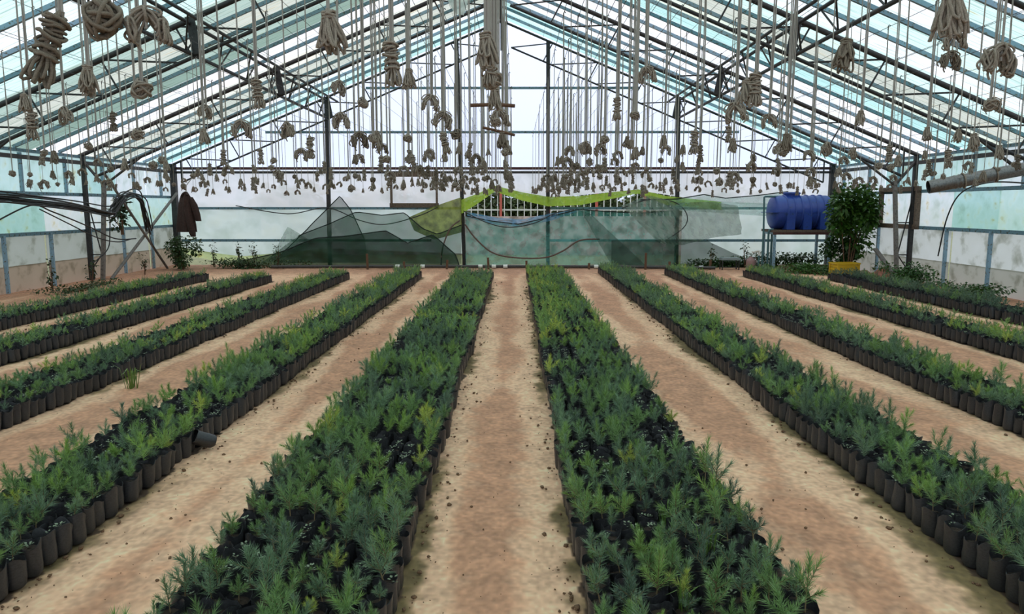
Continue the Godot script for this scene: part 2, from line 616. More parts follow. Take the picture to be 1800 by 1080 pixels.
	for side in [-1, 1]:
		var ex: float = CX + side * (HW - 0.02)
		part(o, "eave_beam", bar_mesh(Vector3(ex, EY - 0.06, ZB + 0.1), Vector3(ex, EY - 0.06, ZF), 0.06, 0.06), M.teal_steel)
		part(o, "eave_beam", bar_mesh(Vector3(ex - side * 0.06, EY - 0.19, ZB + 0.1), Vector3(ex - side * 0.06, EY - 0.19, ZF), 0.05, 0.08), M.steel)
	# stained laps across the sheets
	for side in [-1, 1]:
		for d in [1.1, 2.9, 4.6, 6.3, 7.8]:
			var x: float = CX + side * d
			part(o, "roof_wire", tube_mesh([Vector3(x, roof_y(x) - 0.012, ZB + 0.2), Vector3(x, roof_y(x) - 0.012, ZF - 0.2)], 0.0035, 4), M.wire)

# ------------------------------------------------------------------ side walls
func side_wall(side: int) -> void:
	var o := setting("wall_left" if side < 0 else "wall_right", "side wall of mint and white sheets over a dirty skirting, on blue rails")
	var x: float = CX + side * HW
	var base := 0.0
	var railA := 1.07 if side < 0 else 1.15
	var railB := 1.85 if side < 0 else 1.92
	var mint := film(Color(0.80, 0.93, 0.89), 0.86, 0.8, M.stain, 0.3)
	var mint2 := film(Color(0.70, 0.88, 0.84), 0.86, 0.78, M.stain, 0.35)
	var white := film(Color(0.93, 0.955, 0.95), 0.86, 0.8, M.stain, 0.33)
	var low := film(Color(0.66, 0.585, 0.51) if side < 0 else Color(0.72, 0.71, 0.67), 0.95, 0.55, M.mould, 0.35)
	var high := film(Color(0.72, 0.74, 0.71) if side < 0 else Color(0.88, 0.89, 0.88), 0.93, 0.66, M.mould, 0.3)
	var n := 18
	for k in n:
		var z0 := ZB + k * (ZF - ZB) / n
		var z1 := ZB + (k + 1) * (ZF - ZB) / n
		for r in [[railB, EY - 0.02], [railA, railB]]:
			var mat: Material = [mint, white, mint2, mint, white][(k * 3 + (1 if r[0] == railB else 0)) % 5]
			var s := Shape.new()
			s.grid(8, 5, func(u, w): return Vector3(x + side * (0.03 + 0.012 * sin(u * 17.0 + k)), lerpf(r[0], r[1], w), lerpf(z0, z1, u)))
			part(o, "wall_panel", s.mesh(), mat)
		for r in [[-0.08, 0.47], [0.47, railA]]:
			var s2 := Shape.new()
			s2.grid(8, 4, func(u, w): return Vector3(x + side * (0.03 + 0.014 * sin(u * 11.0 + k * 2) + (0.012 if r[0] > 0.0 else 0.0)), lerpf(r[0], r[1] + 0.015, w), lerpf(z0, z1, u)))
			part(o, "skirting_panel", s2.mesh(), low if r[0] < 0.0 else high)
	for y in [railA, railB]:
		part(o, "rail", bar_mesh(Vector3(x, y, ZB), Vector3(x, y, ZF), 0.05, 0.07), M.teal_steel)
	for k in 18:
		var z := ZB + 0.65 + k * 1.4
		if z > ZF: break
		part(o, "stud", bar_mesh(Vector3(x, base - 0.05, z + 0.65), Vector3(x, railA, z + 0.65), 0.05, 0.06), M.blue_steel)
		part(o, "stud", bar_mesh(Vector3(x, railB, z), Vector3(x, EY - 0.1, z), 0.05, 0.06), M.blue_steel)
	# lattice columns under the trusses
	for k in range(1, 6):
		var z := ZB + 0.1 + k * 6 * BAY
		var t := Node3D.new()
		t.name = "lattice_column" if k == 1 else "lattice_column_%03d" % (k - 1)
		o.add_child(t)
		var xo := x - side * 0.08
		var f := func(y: float) -> Vector3: return Vector3(x - side * lerpf(0.32, 0.52, y / 2.3), y, z)
		part(t, "leg", bar_mesh(Vector3(xo, -0.05, z), Vector3(xo, EY - 0.05, z), 0.08, 0.08), M.dark_steel)
		part(t, "leg", bar_mesh(f.call(-0.05), f.call(2.15), 0.08, 0.07), M.grey_pole)
		for y in [0.55, 1.25]:
			part(t, "rung", tube_mesh([Vector3(xo, y, z), f.call(y)], 0.014, 5), M.dark_steel)
		part(t, "diagonal", tube_mesh([Vector3(xo, 1.9, z), f.call(0.45)], 0.014, 5), M.dark_steel)
		part(t, "diagonal", tube_mesh([Vector3(xo, 0.2, z), f.call(0.6)], 0.014, 5), M.dark_steel)
		part(t, "knee_brace", tube_mesh([f.call(2.05), Vector3(x - side * 1.35, roof_y(x - side * 1.35) - 0.62, z)], 0.026, 6), M.steel)
		part(t, "knee_brace", tube_mesh([f.call(2.05), Vector3(xo, EY - 0.15, z)], 0.03, 6), M.steel)
	# crossed poles in the last field
	if side < 0:
		part(o, "brace_pole", tube_mesh([Vector3(x + 0.5, 2.3, -16.25), Vector3(x + 0.35, 0.0, -19.2)], 0.03, 8), M.grey_pole)
		part(o, "brace_pole", tube_mesh([Vector3(x + 0.25, 1.95, -20.2), Vector3(x + 0.45, 0.0, -16.3)], 0.035, 8), M.grey_pole)
	else:
		# timber framed opening beside the column
		var w := setting("window_2", "dark weathered timber window frame set into the right wall")
		for y in [1.16, 1.98]:
			part(w, "rail", bar_mesh(Vector3(x - 0.06, y, -16.0), Vector3(x - 0.06, y, -17.7), 0.07, 0.1), M.old_wood)
		for z in [-16.05, -17.65]:
			part(w, "stile", bar_mesh(Vector3(x - 0.06, 1.16, z), Vector3(x - 0.06, 1.98, z), 0.07, 0.1), M.old_wood)

# ------------------------------------------------------------------ gables
func post(o: Node3D, a: Vector3, b: Vector3, w := 0.1, m: Material = null) -> void:
	part(o, "post", bar_mesh(a, b, w, w), m if m else M.dark_steel)

func gable(o: Node3D, z: float) -> void:
	# clear film between the beam and the roof edge, in strips between the posts
	var xs := [CX - HW, -5.05, -1.45, CX, 0.9, 4.38, CX + HW]
	for j in xs.size() - 1:
		var s := Shape.new()
		s.grid(16, 8, func(u, w):
			var x := lerpf(xs[j], xs[j + 1], u)
			return Vector3(x, lerpf(2.6, maxf(2.6, roof_y(x) + 0.03), w), z + 0.015 * sin(x * 5.0 + w * 6.0)))
		part(o, "gable_film", s.mesh(), M.clear_film)

func back_wall() -> void:
	var o := setting("wall_back", "back gable of clear film over posts, with white film hanging below the beam")
	var z := ZB
	gable(o, z)
	post(o, Vector3(-9.3, -0.1, z + 0.1), Vector3(-9.3, 2.75, z + 0.1), 0.14)
	post(o, Vector3(8.62, -0.1, z + 0.1), Vector3(8.62, 2.75, z + 0.1), 0.14)
	post(o, Vector3(-5.1, -0.1, z + 0.12), Vector3(-5.06, 4.4, z + 0.12))
	post(o, Vector3(-1.39, -0.1, z + 0.12), Vector3(-1.55, 6.0, z + 0.12))
	post(o, Vector3(0.91, -0.1, z + 0.12), Vector3(0.88, 5.95, z + 0.12))
	post(o, Vector3(4.45, -0.1, z + 0.12), Vector3(4.38, 4.5, z + 0.12))
	part(o, "beam", bar_mesh(Vector3(-9.35, 2.625, z + 0.06), Vector3(8.65, 2.625, z + 0.06), 0.06, 0.07), M.red_steel)
	part(o, "beam", bar_mesh(Vector3(-9.35, 2.52, z + 0.06), Vector3(8.65, 2.52, z + 0.06), 0.05, 0.06), M.dark_steel)
	part(o, "rail", bar_mesh(Vector3(-4.0, 4.75, z + 0.05), Vector3(3.35, 4.75, z + 0.05), 0.05, 0.06), M.teal_steel)
	part(o, "rail", bar_mesh(Vector3(-6.75, 3.59, z + 0.05), Vector3(6.05, 3.59, z + 0.05), 0.05, 0.06), M.teal_steel)
	for seg in [[-9.2, -1.42], [0.9, 8.6]]:
		for y in [1.55, 0.67]:
			if seg[0] < 0 and y < 1.0:
				part(o, "rail", bar_mesh(Vector3(seg[0], y, z + 0.05), Vector3(-2.3, y, z + 0.05), 0.05, 0.07), M.teal_steel)
			else:
				part(o, "rail", bar_mesh(Vector3(seg[0], y, z + 0.05), Vector3(seg[1], y, z + 0.05), 0.05, 0.07), M.teal_steel)
	# the white film below the beam, with its algae-stained foot
	var white := film(Color(0.955, 0.95, 0.945), 0.9, 0.82, M.haze, 0.25)
	var pale := film(Color(0.88, 0.93, 0.905), 0.9, 0.82, M.haze, 0.25)
	var algae := film(Color(0.82, 0.87, 0.64), 0.92, 0.72, M.stain, 0.4)
	var zf := z - 0.03
	var hang := func(top: Array, bottom: Array, m: Material, sd: int, cols := 40, rows := 14) -> void:
		part(o, "hanging_film", sheet_mesh(top, bottom, cols, rows, 0.09, 0.7, sd), m)
	hang.call([Vector3(-9.3, 2.58, zf), Vector3(-1.4, 2.58, zf)], [Vector3(-9.3, 1.5, zf), Vector3(-1.4, 1.55, zf)], white, 3)
	hang.call([Vector3(-9.3, 1.5, zf), Vector3(-1.4, 1.55, zf)], [Vector3(-9.3, 0.5, zf), Vector3(-8.9, 0.4, zf), Vector3(-7.6, 0.22, zf), Vector3(-5.2, 0.45, zf), Vector3(-1.4, 0.3, zf)], pale, 4)
	hang.call([Vector3(-9.3, 0.5, zf), Vector3(-8.9, 0.4, zf), Vector3(-7.6, 0.22, zf), Vector3(-5.2, 0.45, zf)], [Vector3(-9.3, 0.35, zf), Vector3(-8.9, 0.2, zf), Vector3(-7.7, 0.0, zf), Vector3(-6.6, 0.02, zf), Vector3(-5.2, 0.2, zf)], algae, 5)
	hang.call([Vector3(-1.4, 2.58, zf), Vector3(0.9, 2.58, zf)], [Vector3(-1.4, 1.72, zf), Vector3(-0.55, 2.12, zf), Vector3(0.9, 1.82, zf)], white, 6)
	hang.call([Vector3(0.9, 2.58, zf), Vector3(8.65, 2.58, zf)], [Vector3(0.9, 1.82, zf), Vector3(3.3, 2.05, zf), Vector3(5.2, 1.75, zf), Vector3(8.65, 1.6, zf)], white, 7)
	hang.call([Vector3(4.6, 1.85, zf), Vector3(5.2, 1.75, zf), Vector3(8.65, 1.6, zf)], [Vector3(4.6, -0.05, zf), Vector3(8.65, -0.05, zf)], pale, 8)
	# timber window frame hanging under the beam
	var w := setting("window_1", "weathered brown timber window frame under the beam of the back wall")
	var wz := z + 0.1
	for y in [2.46, 1.63]:
		part(w, "rail", bar_mesh(Vector3(-3.42, y, wz), Vector3(-2.08, y, wz), 0.05, 0.12), M.old_wood)
	for x in [-3.37, -2.13]:
		part(w, "stile", bar_mesh(Vector3(x, 1.6, wz), Vector3(x, 2.5, wz), 0.13, 0.05), M.old_wood)

func front_wall() -> void:
	var o := setting("wall_front", "front gable of white film behind the viewer")
	gable(o, ZF)
	var m := film(Color(0.94, 0.95, 0.945), 0.9, 0.8)
	part(o, "hanging_film", sheet_mesh([Vector3(CX - HW, 2.62, ZF), Vector3(CX + HW, 2.62, ZF)], [Vector3(CX - HW, -0.05, ZF), Vector3(CX + HW, -0.05, ZF)], 40, 6, 0.06, 0.6, 9), m)
	part(o, "beam", bar_mesh(Vector3(CX - HW, 2.62, ZF), Vector3(CX + HW, 2.62, ZF), 0.06, 0.1), M.red_steel)
	for x in [-5.05, -1.45, 0.9, 4.38]:
		post(o, Vector3(x, -0.1, ZF - 0.1), Vector3(x, roof_y(x), ZF - 0.1))

# ------------------------------------------------------------------ outside, seen through the torn film
func outdoors() -> void:
	var o := setting("floor_outside", "rough grassy ground outside the greenhouse")
	var s := Shape.new()
	var nz := FastNoiseLite.new()
	nz.seed = 61
	nz.frequency = 0.25
	s.grid(60, 60, func(u, w):
		var x := lerpf(-40, 40, u)
		var z := lerpf(-50, 25, w)
		var inside := x > CX - HW - 0.1 and x < CX + HW + 0.1 and z > ZB - 0.1 and z < ZF + 0.1
		return Vector3(x, -0.12 + nz.get_noise_2d(x, z) * 0.06 if not inside else -0.25, z))
	part(o, "meadow", s.mesh(), textured(Color(0.52, 0.53, 0.4), noise_tex(0.03, 62, [[0.0, Color(0.5, 0.55, 0.45)], [0.6, Color(0.9, 0.9, 0.8)], [1.0, Color(1, 0.95, 0.85)]]), 0.4, 0.95))
	var fence := thing("picket_fence", "white metal picket fence with red posts on a low pale wall, outdoors", "fence", Vector3(0, 0, -26.5))
	part(fence, "low_wall", bar_mesh(Vector3(-9, 0.55, 0), Vector3(10, 0.55, 0), 0.25, 1.4), textured(Color(0.82, 0.74, 0.72), M.grime, 0.3, 0.9))
	for y in [1.48, 2.12]:
		part(fence, "rail", bar_mesh(Vector3(-9, y, 0), Vector3(10, y, 0), 0.04, 0.05), M.white_plastic)
	var picket := bar_mesh(Vector3(0, 1.25, 0), Vector3(0, 2.4, 0), 0.045, 0.03)
	for k in 46:
		part(fence, "picket", picket, M.white_plastic, Vector3(-4.6 + k * 0.235, 0, 0.03))
	for k in 6:
		part(fence, "fence_post", bar_mesh(Vector3(-3.9 + k * 1.7, 1.2, 0.0), Vector3(-3.9 + k * 1.7, 2.45, 0.0), 0.11, 0.09), plain(Color(0.72, 0.36, 0.3), 0.8))
	for k in 7:
		var x := -9.0 + k * 3.0
		bush("hedge_tree", ["broad dark tree behind the white fence, leftmost of its line", "dark tree behind the fence, second from left", "tree behind the fence left of the middle post", "tree behind the fence under the central rope", "tree behind the fence right of the third post", "tree behind the fence, second from right", "tree behind the fence, rightmost of its line"][k], "tree", Vector3(x, -0.1, -29.5 - (k % 2) * 1.2), Vector3(1.75, 1.15, 0.9), 1.45, 4200, 0.26, Color(0.36, 0.42, 0.28), "trees behind the fence")

# leaves on a few stems: centre of the crown is `lift` above the foot
func bush(called: String, label: String, category: String, at: Vector3, size: Vector3, lift: float, leaves: int, leaf: float, col: Color, group := "") -> Node3D:
	var o := thing(called, label, category, at, group)
	var st := Shape.new()
	var lumps := []
	var n := 18 if leaves > 3000 else 9
	for k in n:
		var d := Vector3(rng.randf_range(-0.6, 0.6) * size.x, lift + rng.randf_range(-0.55, 0.6) * size.y, rng.randf_range(-0.6, 0.6) * size.z)
		lumps.append(d)
		if k < 5:
			st.tube(PackedVector3Array(smooth([Vector3(d.x * 0.15, 0, d.z * 0.15), Vector3(d.x * 0.5, d.y * 0.5, d.z * 0.3), d], 4)), leaf * 0.16, 5, false, leaf * 0.05)
	part(o, "stem", st.mesh(), M.bark)
	var s := Shape.new()
	for k in leaves:
		var c: Vector3 = lumps[k % n]
		var d := Vector3(rng.randfn(0, 1), rng.randfn(0, 1), rng.randfn(0, 1)).normalized() * pow(rng.randf(), 0.4)
		var p := c + Vector3(d.x * size.x, d.y * size.y, d.z * size.z) * 0.42
		p.y = maxf(p.y, 0.03)
		var out := (d + Vector3(rng.randfn(0, 0.5), rng.randfn(0, 0.4), rng.randfn(0, 0.5))).normalized()
		var w := out.cross(Vector3(rng.randfn(0, 0.4), 1, rng.randfn(0, 0.4))).normalized()
		var l := leaf * rng.randf_range(0.6, 1.25)
		var g := rng.randf_range(0.65, 1.25)
		var tint := Color(g * rng.randf_range(0.85, 1.2), g, g * rng.randf_range(0.7, 1.0))
		var tip := p + out * l - Vector3(0, l * 0.25, 0)
		var mid := p + out * l * 0.45 + out.cross(w) * l * 0.06
		s.tri(p, mid + w * l * 0.36, tip, tint)
		s.tri(p, tip, mid - w * l * 0.36, tint)
	var f := part(o, "foliage", s.mesh(), leafy(col))
	f.set_meta("kind", "stuff")
	return o

# ------------------------------------------------------------------ shade nets and film swags on the back wall
func netting(col: Color, opacity: float, through := 0.35) -> StandardMaterial3D:
	var m := film(col, opacity, through, noise_tex(0.02, int(col.r * 991), [[0.0, Color(0.5, 0.54, 0.52)], [0.4, Color(0.85, 0.86, 0.86)], [0.6, Color(1, 1, 1)], [1.0, Color(1, 1, 1)]], 256), 0.5)
	m.uv1_triplanar = false
	m.uv1_world_triplanar = false
	m.uv1_scale = Vector3(2.5, 0.6, 1)
	return m

func net(called: String, label: String, top: Array, bottom: Array, z: float, m: Material, sd: int, hem: Material = null, fold := 0.1, category := "net") -> void:
	var t := top.map(func(p): return Vector3(p[0], p[1], z))
	var b := bottom.map(func(p): return Vector3(p[0], p[1], z + 0.06))
	var o := thing(called, label, category, Vector3(0, 0, 0), "shade nets on the back wall" if category == "net" else "")
	part(o, "sheet", sheet_mesh(t, b, 48, 20, fold, 1.1, sd), m)
	if hem:
		var nz := FastNoiseLite.new()
		nz.seed = sd
		nz.frequency = 1.1
		var line := []
		for k in 41:
			var p := along(t, k / 40.0)
			var d := nz.get_noise_2d(p.x + p.y * 0.5, p.y * 0.35) * fold + nz.get_noise_2d(p.x * 3.1 - p.y * 1.4 + 40.0, p.y * 0.8) * fold * 0.4
			line.append(p + Vector3(0, 0, d))
		part(o, "hem_cord", tube_mesh(line, 0.014, 5), hem)

func nets() -> void:
	var dark := netting(Color(0.10, 0.29, 0.20), 0.82, 0.5)
	var green := netting(Color(0.17, 0.40, 0.29), 0.6, 0.5)
	var grey := netting(Color(0.42, 0.47, 0.44), 0.62)
	var teal := netting(Color(0.36, 0.63, 0.58), 0.6, 0.6)
	var blue := netting(Color(0.42, 0.66, 0.82), 0.6, 0.5)
	var pale := netting(Color(0.6, 0.7, 0.64), 0.55, 0.45)
	var hem := plain(Color(0.07, 0.13, 0.11), 0.8)
	net("shade_net", "grey net hung up to a sharp peak left of the timber frame", [[-6.6, 0.1], [-5.6, 1.05], [-4.75, 1.88], [-4.45, 1.5], [-4.1, 0.7]], [[-6.6, 0.05], [-4.0, 0.1]], -20.25, grey, 11, hem)
	net("shade_net", "small pale grey net triangle hanging at far left of the nets", [[-6.75, 0.15], [-6.2, 1.05], [-5.5, 0.62]], [[-6.75, 0.08], [-5.6, 0.5]], -20.3, pale, 12)
	net("shade_net", "mid-green net slung in scallops between the two left posts", [[-5.9, 0.8], [-5.0, 1.15], [-4.3, 1.45], [-3.6, 1.36], [-3.0, 1.43], [-2.5, 1.0], [-2.1, 0.85], [-1.45, 1.1]], [[-6.9, 0.08], [-1.45, 0.05]], -20.18, green, 13, hem)
	net("shade_net", "dark green net slumped in a heap along the foot of the wall", [[-7.6, 0.1], [-6.4, 0.35], [-5.4, 0.75], [-4.6, 0.8], [-3.5, 0.95], [-2.9, 0.62], [-2.2, 0.85], [-1.6, 0.3], [-1.5, 0.0]], [[-7.6, -0.05], [-1.5, -0.05]], -20.05, dark, 14, hem, 0.2)
	net("shade_net", "teal net stretched across the middle of the back wall", [[-1.35, 1.35], [-0.6, 1.2], [0.1, 1.12], [0.9, 1.3], [1.7, 1.52], [2.6, 1.46], [3.4, 1.42], [4.4, 1.5]], [[-1.35, -0.06], [4.4, -0.06]], -20.28, teal, 15, hem)
	net("shade_net", "light blue strip of net along the teal net's upper edge", [[-1.3, 1.45], [-0.5, 1.3], [0.2, 1.25], [1.0, 1.42], [1.75, 1.53]], [[-1.3, 1.3], [-0.5, 1.1], [0.2, 1.05], [1.0, 1.22], [1.75, 1.48]], -20.33, blue, 16)
	net("shade_net", "twisted strip of green net trailing from rail to ground", [[1.75, 1.52], [2.05, 1.4]], [[2.6, 0.05], [3.6, -0.03]], -20.12, netting(Color(0.3, 0.46, 0.4), 0.6, 0.4), 17, null, 0.2)
	net("shade_net", "pale grey-green net gathered to the right post with slanting folds", [[2.9, 1.62], [3.6, 1.9], [4.4, 1.7], [5.3, 1.72], [6.0, 1.62]], [[3.9, 0.62], [4.6, 0.55], [5.3, 0.75], [6.15, 0.85]], -20.2, netting(Color(0.55, 0.62, 0.55), 0.62, 0.45), 18, null, 0.25)
	net("shade_net", "faint mint net with wavy upper hem right of the post", [[3.4, 1.78], [4.4, 1.8], [5.1, 1.92], [5.7, 1.82], [6.6, 1.9], [7.4, 2.0]], [[3.4, 1.5], [4.4, 1.5], [7.4, 1.3]], -20.24, netting(Color(0.55, 0.74, 0.68), 0.45, 0.45), 19, hem)
	net("shade_net", "dark net fallen along the wall foot right of the post", [[2.6, 0.7], [4.3, 0.72], [5.2, 0.68], [5.9, 0.35], [6.6, 0.08]], [[2.6, -0.05], [6.6, -0.05]], -20.0, netting(Color(0.12, 0.27, 0.19), 0.7, 0.45), 20, null, 0.2)
	# gathered lime film
	var lime := film(Color(0.7, 0.82, 0.3), 0.94, 0.62, M.stain, 0.9)
	var olive := film(Color(0.62, 0.66, 0.32), 0.93, 0.5, M.grime, 0.5)
	net("film_swag", "lime green film gathered in a swag between the two middle posts", [[-1.45, 1.78], [-1.0, 1.95], [-0.55, 2.16], [0.2, 1.98], [0.9, 1.86]], [[-1.45, 1.4], [-1.0, 1.68], [-0.55, 2.0], [0.2, 1.76], [0.9, 1.6]], -20.3, lime, 21, null, 0.12, "film")
	net("film_swag", "lime green film gathered in a swag right of the middle posts", [[0.9, 1.86], [1.8, 1.88], [2.6, 1.98], [3.35, 2.06], [4.1, 1.88], [5.6, 1.72]], [[0.9, 1.6], [1.8, 1.64], [2.6, 1.8], [3.35, 1.95], [4.1, 1.64], [5.6, 1.5]], -20.3, lime, 22, null, 0.12, "film")
	net("film_swag", "olive and lime film hanging left of the centre post under the frame", [[-2.9, 1.3], [-2.2, 1.6], [-1.45, 1.85]], [[-2.75, 0.95], [-2.2, 0.7], [-1.45, 0.9]], -20.28, olive, 23, null, 0.1, "film")

func tubes_thing(called: String, label: String, category: String, pts: Array, r: float, m: Material, group := "") -> void:
	single(called, label, category, tube_mesh(smooth(pts, 8), r, 7), m, group)

# ------------------------------------------------------------------ tank, stand and what is beside them
func tank_corner() -> void:
	var blue := textured(Color(0.16, 0.27, 0.58), noise_tex(0.012, 71, [[0.0, Color(0.8, 0.85, 0.95)], [0.5, Color(1, 1, 1)], [0.72, Color(1.0, 1.0, 1.0)], [0.86, Color(1, 0.92, 0.72)], [1.0, Color(1, 0.9, 0.66)]]), 0.9, 0.4)
	var at := Vector3(7.35, 1.02, -19.3)
	var t := thing("water_tank", "blue horizontal plastic water tank with ribs and moulded feet", "tank", at)
	var L := 0.76
	var R := 0.43
	var body := Shape.new()
	var prof := PackedVector2Array()
	for k in 7:
		var a := PI / 2 * k / 6.0
		prof.append(Vector2(maxf(R * sin(a), 0.001), -L - 0.13 * cos(a) + 0.1))
	for k in range(1, 9):
		prof.append(Vector2(R, lerpf(-L + 0.1, L - 0.1, k / 9.0)))
	for k in 7:
		var a := PI / 2 * (6 - k) / 6.0
		prof.append(Vector2(maxf(R * sin(a), 0.001), L + 0.13 * cos(a) - 0.1))
	body.lathe(prof, 36, func(_a, _j): return Vector2(1, 0))
	var b := part(t, "shell", body.mesh(), blue, Vector3(0, R, 0))
	b.rotation.z = -PI / 2
	var ribs := [-0.42, -0.24, -0.06, 0.14, 0.32, 0.5]
	for x in ribs:
		var r := Shape.new()
		r.lathe(PackedVector2Array([Vector2(R - 0.01, -0.022), Vector2(R + 0.02, -0.014), Vector2(R + 0.02, 0.014), Vector2(R - 0.01, 0.022)]), 36, func(_a, _j): return Vector2(1, 0))
		var q := part(t, "rib", r.mesh(), blue, Vector3(x, R, 0))
		q.rotation.z = -PI / 2
	part(t, "seam", bar_mesh(Vector3(-0.84, R, 0), Vector3(0.84, R, 0), 0.88, 0.014), blue)
	for x in [-0.36, 0.06, 0.48]:
		var f := Shape.new()
		f.box(Vector3(x, 0.21, 0), Vector3(0.21, 0.42, 0.885))
		part(t, "foot", f.mesh(), blue)
	var lid := Shape.new()
	lid.lathe(PackedVector2Array([Vector2(0.2, -0.06), Vector2(0.2, 0.03), Vector2(0.22, 0.035), Vector2(0.22, 0.07), Vector2(0.19, 0.085), Vector2(0.001, 0.09)]), 24, func(_a, _j): return Vector2(1, 0))
	part(t, "lid", lid.mesh(), blue, Vector3(-0.22, 2 * R, 0))
	var st := thing("tank_stand", "rusty plank topped steel stand carrying the blue tank", "stand", Vector3(7.4, 0, -19.3))
	for k in 4:
		var z := -0.36 + k * 0.24
		part(st, "plank", bar_mesh(Vector3(-0.85, 0.98, z), Vector3(0.95, 0.98, z), 0.22, 0.06), M.old_wood)
	for x in [-0.8, 0.6]:
		for z in [-0.4, 0.42]:
			part(st, "leg", bar_mesh(Vector3(x, -0.05, z), Vector3(x, 0.95, z), 0.06, 0.06), M.blue_steel)
	part(st, "crossbar", bar_mesh(Vector3(-0.85, 0.92, 0.44), Vector3(0.9, 0.92, 0.44), 0.05, 0.06), M.red_steel)
	part(st, "crossbar", bar_mesh(Vector3(-0.8, 0.92, -0.45), Vector3(-0.8, 0.92, 0.45), 0.05, 0.06), M.blue_steel)
	single("water_pipe", "tall teal pipe with elbow running up to the blue tank's top", "pipe", tube_mesh([Vector3(6.35, -0.05, -19.0), Vector3(6.35, 1.0, -19.0), Vector3(6.33, 1.83, -19.0), Vector3(6.36, 1.85, -19.02), Vector3(6.75, 1.85, -19.2)], 0.025, 8), M.teal_pipe)
	single("water_pipe", "short teal pipe bent under the blue tank, nearest the tall pipe", "pipe", tube_mesh([Vector3(6.5, -0.05, -19.05), Vector3(6.5, 0.95, -19.05), Vector3(6.52, 1.0, -19.05), Vector3(6.62, 1.02, -19.05)], 0.028, 8), M.teal_pipe)
	single("water_pipe", "short teal pipe rising beside the tank stand's front leg", "pipe", tube_mesh([Vector3(6.62, -0.05, -19.15), Vector3(6.62, 0.8, -19.15), Vector3(6.62, 0.92, -19.15)], 0.028, 8), M.teal_pipe)
	var tap := thing("standpipe", "grey standpipe with a white elbow tap in the weeds", "tap", Vector3(6.13, 0, -18.6))
	part(tap, "riser", tube_mesh([Vector3(0, -0.05, 0), Vector3(0, 0.4, 0)], 0.024, 8), M.teal_pipe)
	part(tap, "elbow", tube_mesh(smooth([Vector3(0, 0.38, 0), Vector3(0, 0.47, 0), Vector3(-0.05, 0.49, 0), Vector3(-0.17, 0.46, 0)], 5), 0.032, 8), M.white_plastic)
	var jug := thing("water_jug", "pinkish plastic jug standing beside the tap", "jug", Vector3(5.98, 0, -18.75))
	var js := Shape.new()
	js.lathe(PackedVector2Array([Vector2(0.001, 0), Vector2(0.1, 0.005), Vector2(0.115, 0.04), Vector2(0.115, 0.22), Vector2(0.1, 0.27), Vector2(0.045, 0.31), Vector2(0.04, 0.34), Vector2(0.001, 0.34)]), 18, func(_a, _j): return Vector2(1, 0))
	part(jug, "body", js.mesh(), plain(Color(0.58, 0.45, 0.43), 0.5))
	part(jug, "handle", tube_mesh(smooth([Vector3(0.04, 0.3, 0), Vector3(0.13, 0.3, 0), Vector3(0.13, 0.18, 0)], 4), 0.012, 6), plain(Color(0.5, 0.38, 0.37), 0.5))
	var bench := thing("metal_stool", "low metal stool with pale grey top before the dark net", "stool", Vector3(5.5, 0, -18.95))
	part(bench, "seat", bar_mesh(Vector3(-0.23, 0.27, 0), Vector3(0.23, 0.27, 0), 0.26, 0.06), plain(Color(0.5, 0.55, 0.55), 0.5))
	for x in [-0.21, 0.21]:
		for z in [-0.11, 0.11]:
			part(bench, "leg", bar_mesh(Vector3(x, -0.01, z), Vector3(x, 0.25, z), 0.025, 0.025), M.dark_steel)
	part(bench, "stretcher", bar_mesh(Vector3(-0.21, 0.06, 0.11), Vector3(0.21, 0.06, 0.11), 0.02, 0.02), M.dark_steel)
	# yellow crate
	var yl := plain(Color(0.78, 0.63, 0.1), 0.45)
	var cr := thing("plastic_crate", "yellow plastic crate with slotted sides on the ground", "crate", Vector3(7.62, 0, -17.1), "", 0.12)
	for y in [0.03, 0.1, 0.17, 0.24]:
		for z in [-0.17, 0.17]:
			part(cr, "slat", bar_mesh(Vector3(-0.25, y, z), Vector3(0.25, y, z), 0.015, 0.055), yl)
		for x in [-0.25, 0.25]:
			part(cr, "slat", bar_mesh(Vector3(x, y, -0.17), Vector3(x, y, 0.17), 0.015, 0.055), yl)
	for x in [-0.25, 0.25]:
		for z in [-0.17, 0.17]:
			part(cr, "corner_post", bar_mesh(Vector3(x, 0, z), Vector3(x, 0.29, z), 0.04, 0.04), yl)
	part(cr, "bottom", bar_mesh(Vector3(-0.25, 0.015, 0), Vector3(0.25, 0.015, 0), 0.34, 0.02), yl)
	for z in [-0.18, 0.18]:
		part(cr, "rim", bar_mesh(Vector3(-0.28, 0.3, z), Vector3(0.28, 0.3, z), 0.045, 0.03), yl)
	for x in [-0.265, 0.265]:
		part(cr, "rim", bar_mesh(Vector3(x, 0.3, -0.18), Vector3(x, 0.3, 0.18), 0.045, 0.03), yl)
	# sacks and a pale stone
	for k in 2:
		var sk := Shape.new()
		var hgt: float = [0.17, 0.26][k]
		sk.lathe(PackedVector2Array([Vector2(0.001, hgt), Vector2(0.05, hgt * 0.97), Vector2(0.12, hgt * 0.7), Vector2(0.2, hgt * 0.35), Vector2(0.24, 0.05), Vector2(0.2, -0.01)]), 20, func(a, j): return Vector2(1.0 + 0.18 * sin(a * 5.0 + j) + 0.1 * sin(a * 9.0), 0.02 * sin(a * 4.0)))
		var o := single("sack", ["limp tan sack lying behind the yellow crate's right side", "crumpled terracotta plastic sack near the leaning plank"][k], "sack", sk.mesh(), textured([Color(0.62, 0.5, 0.38), Color(0.62, 0.38, 0.3)][k], M.grime, 2.0, 0.7), "sacks by the crate")
		o.position = [Vector3(7.85, 0, -16.6), Vector3(8.1, 0, -16.25)][k]
	var stone := Shape.new()
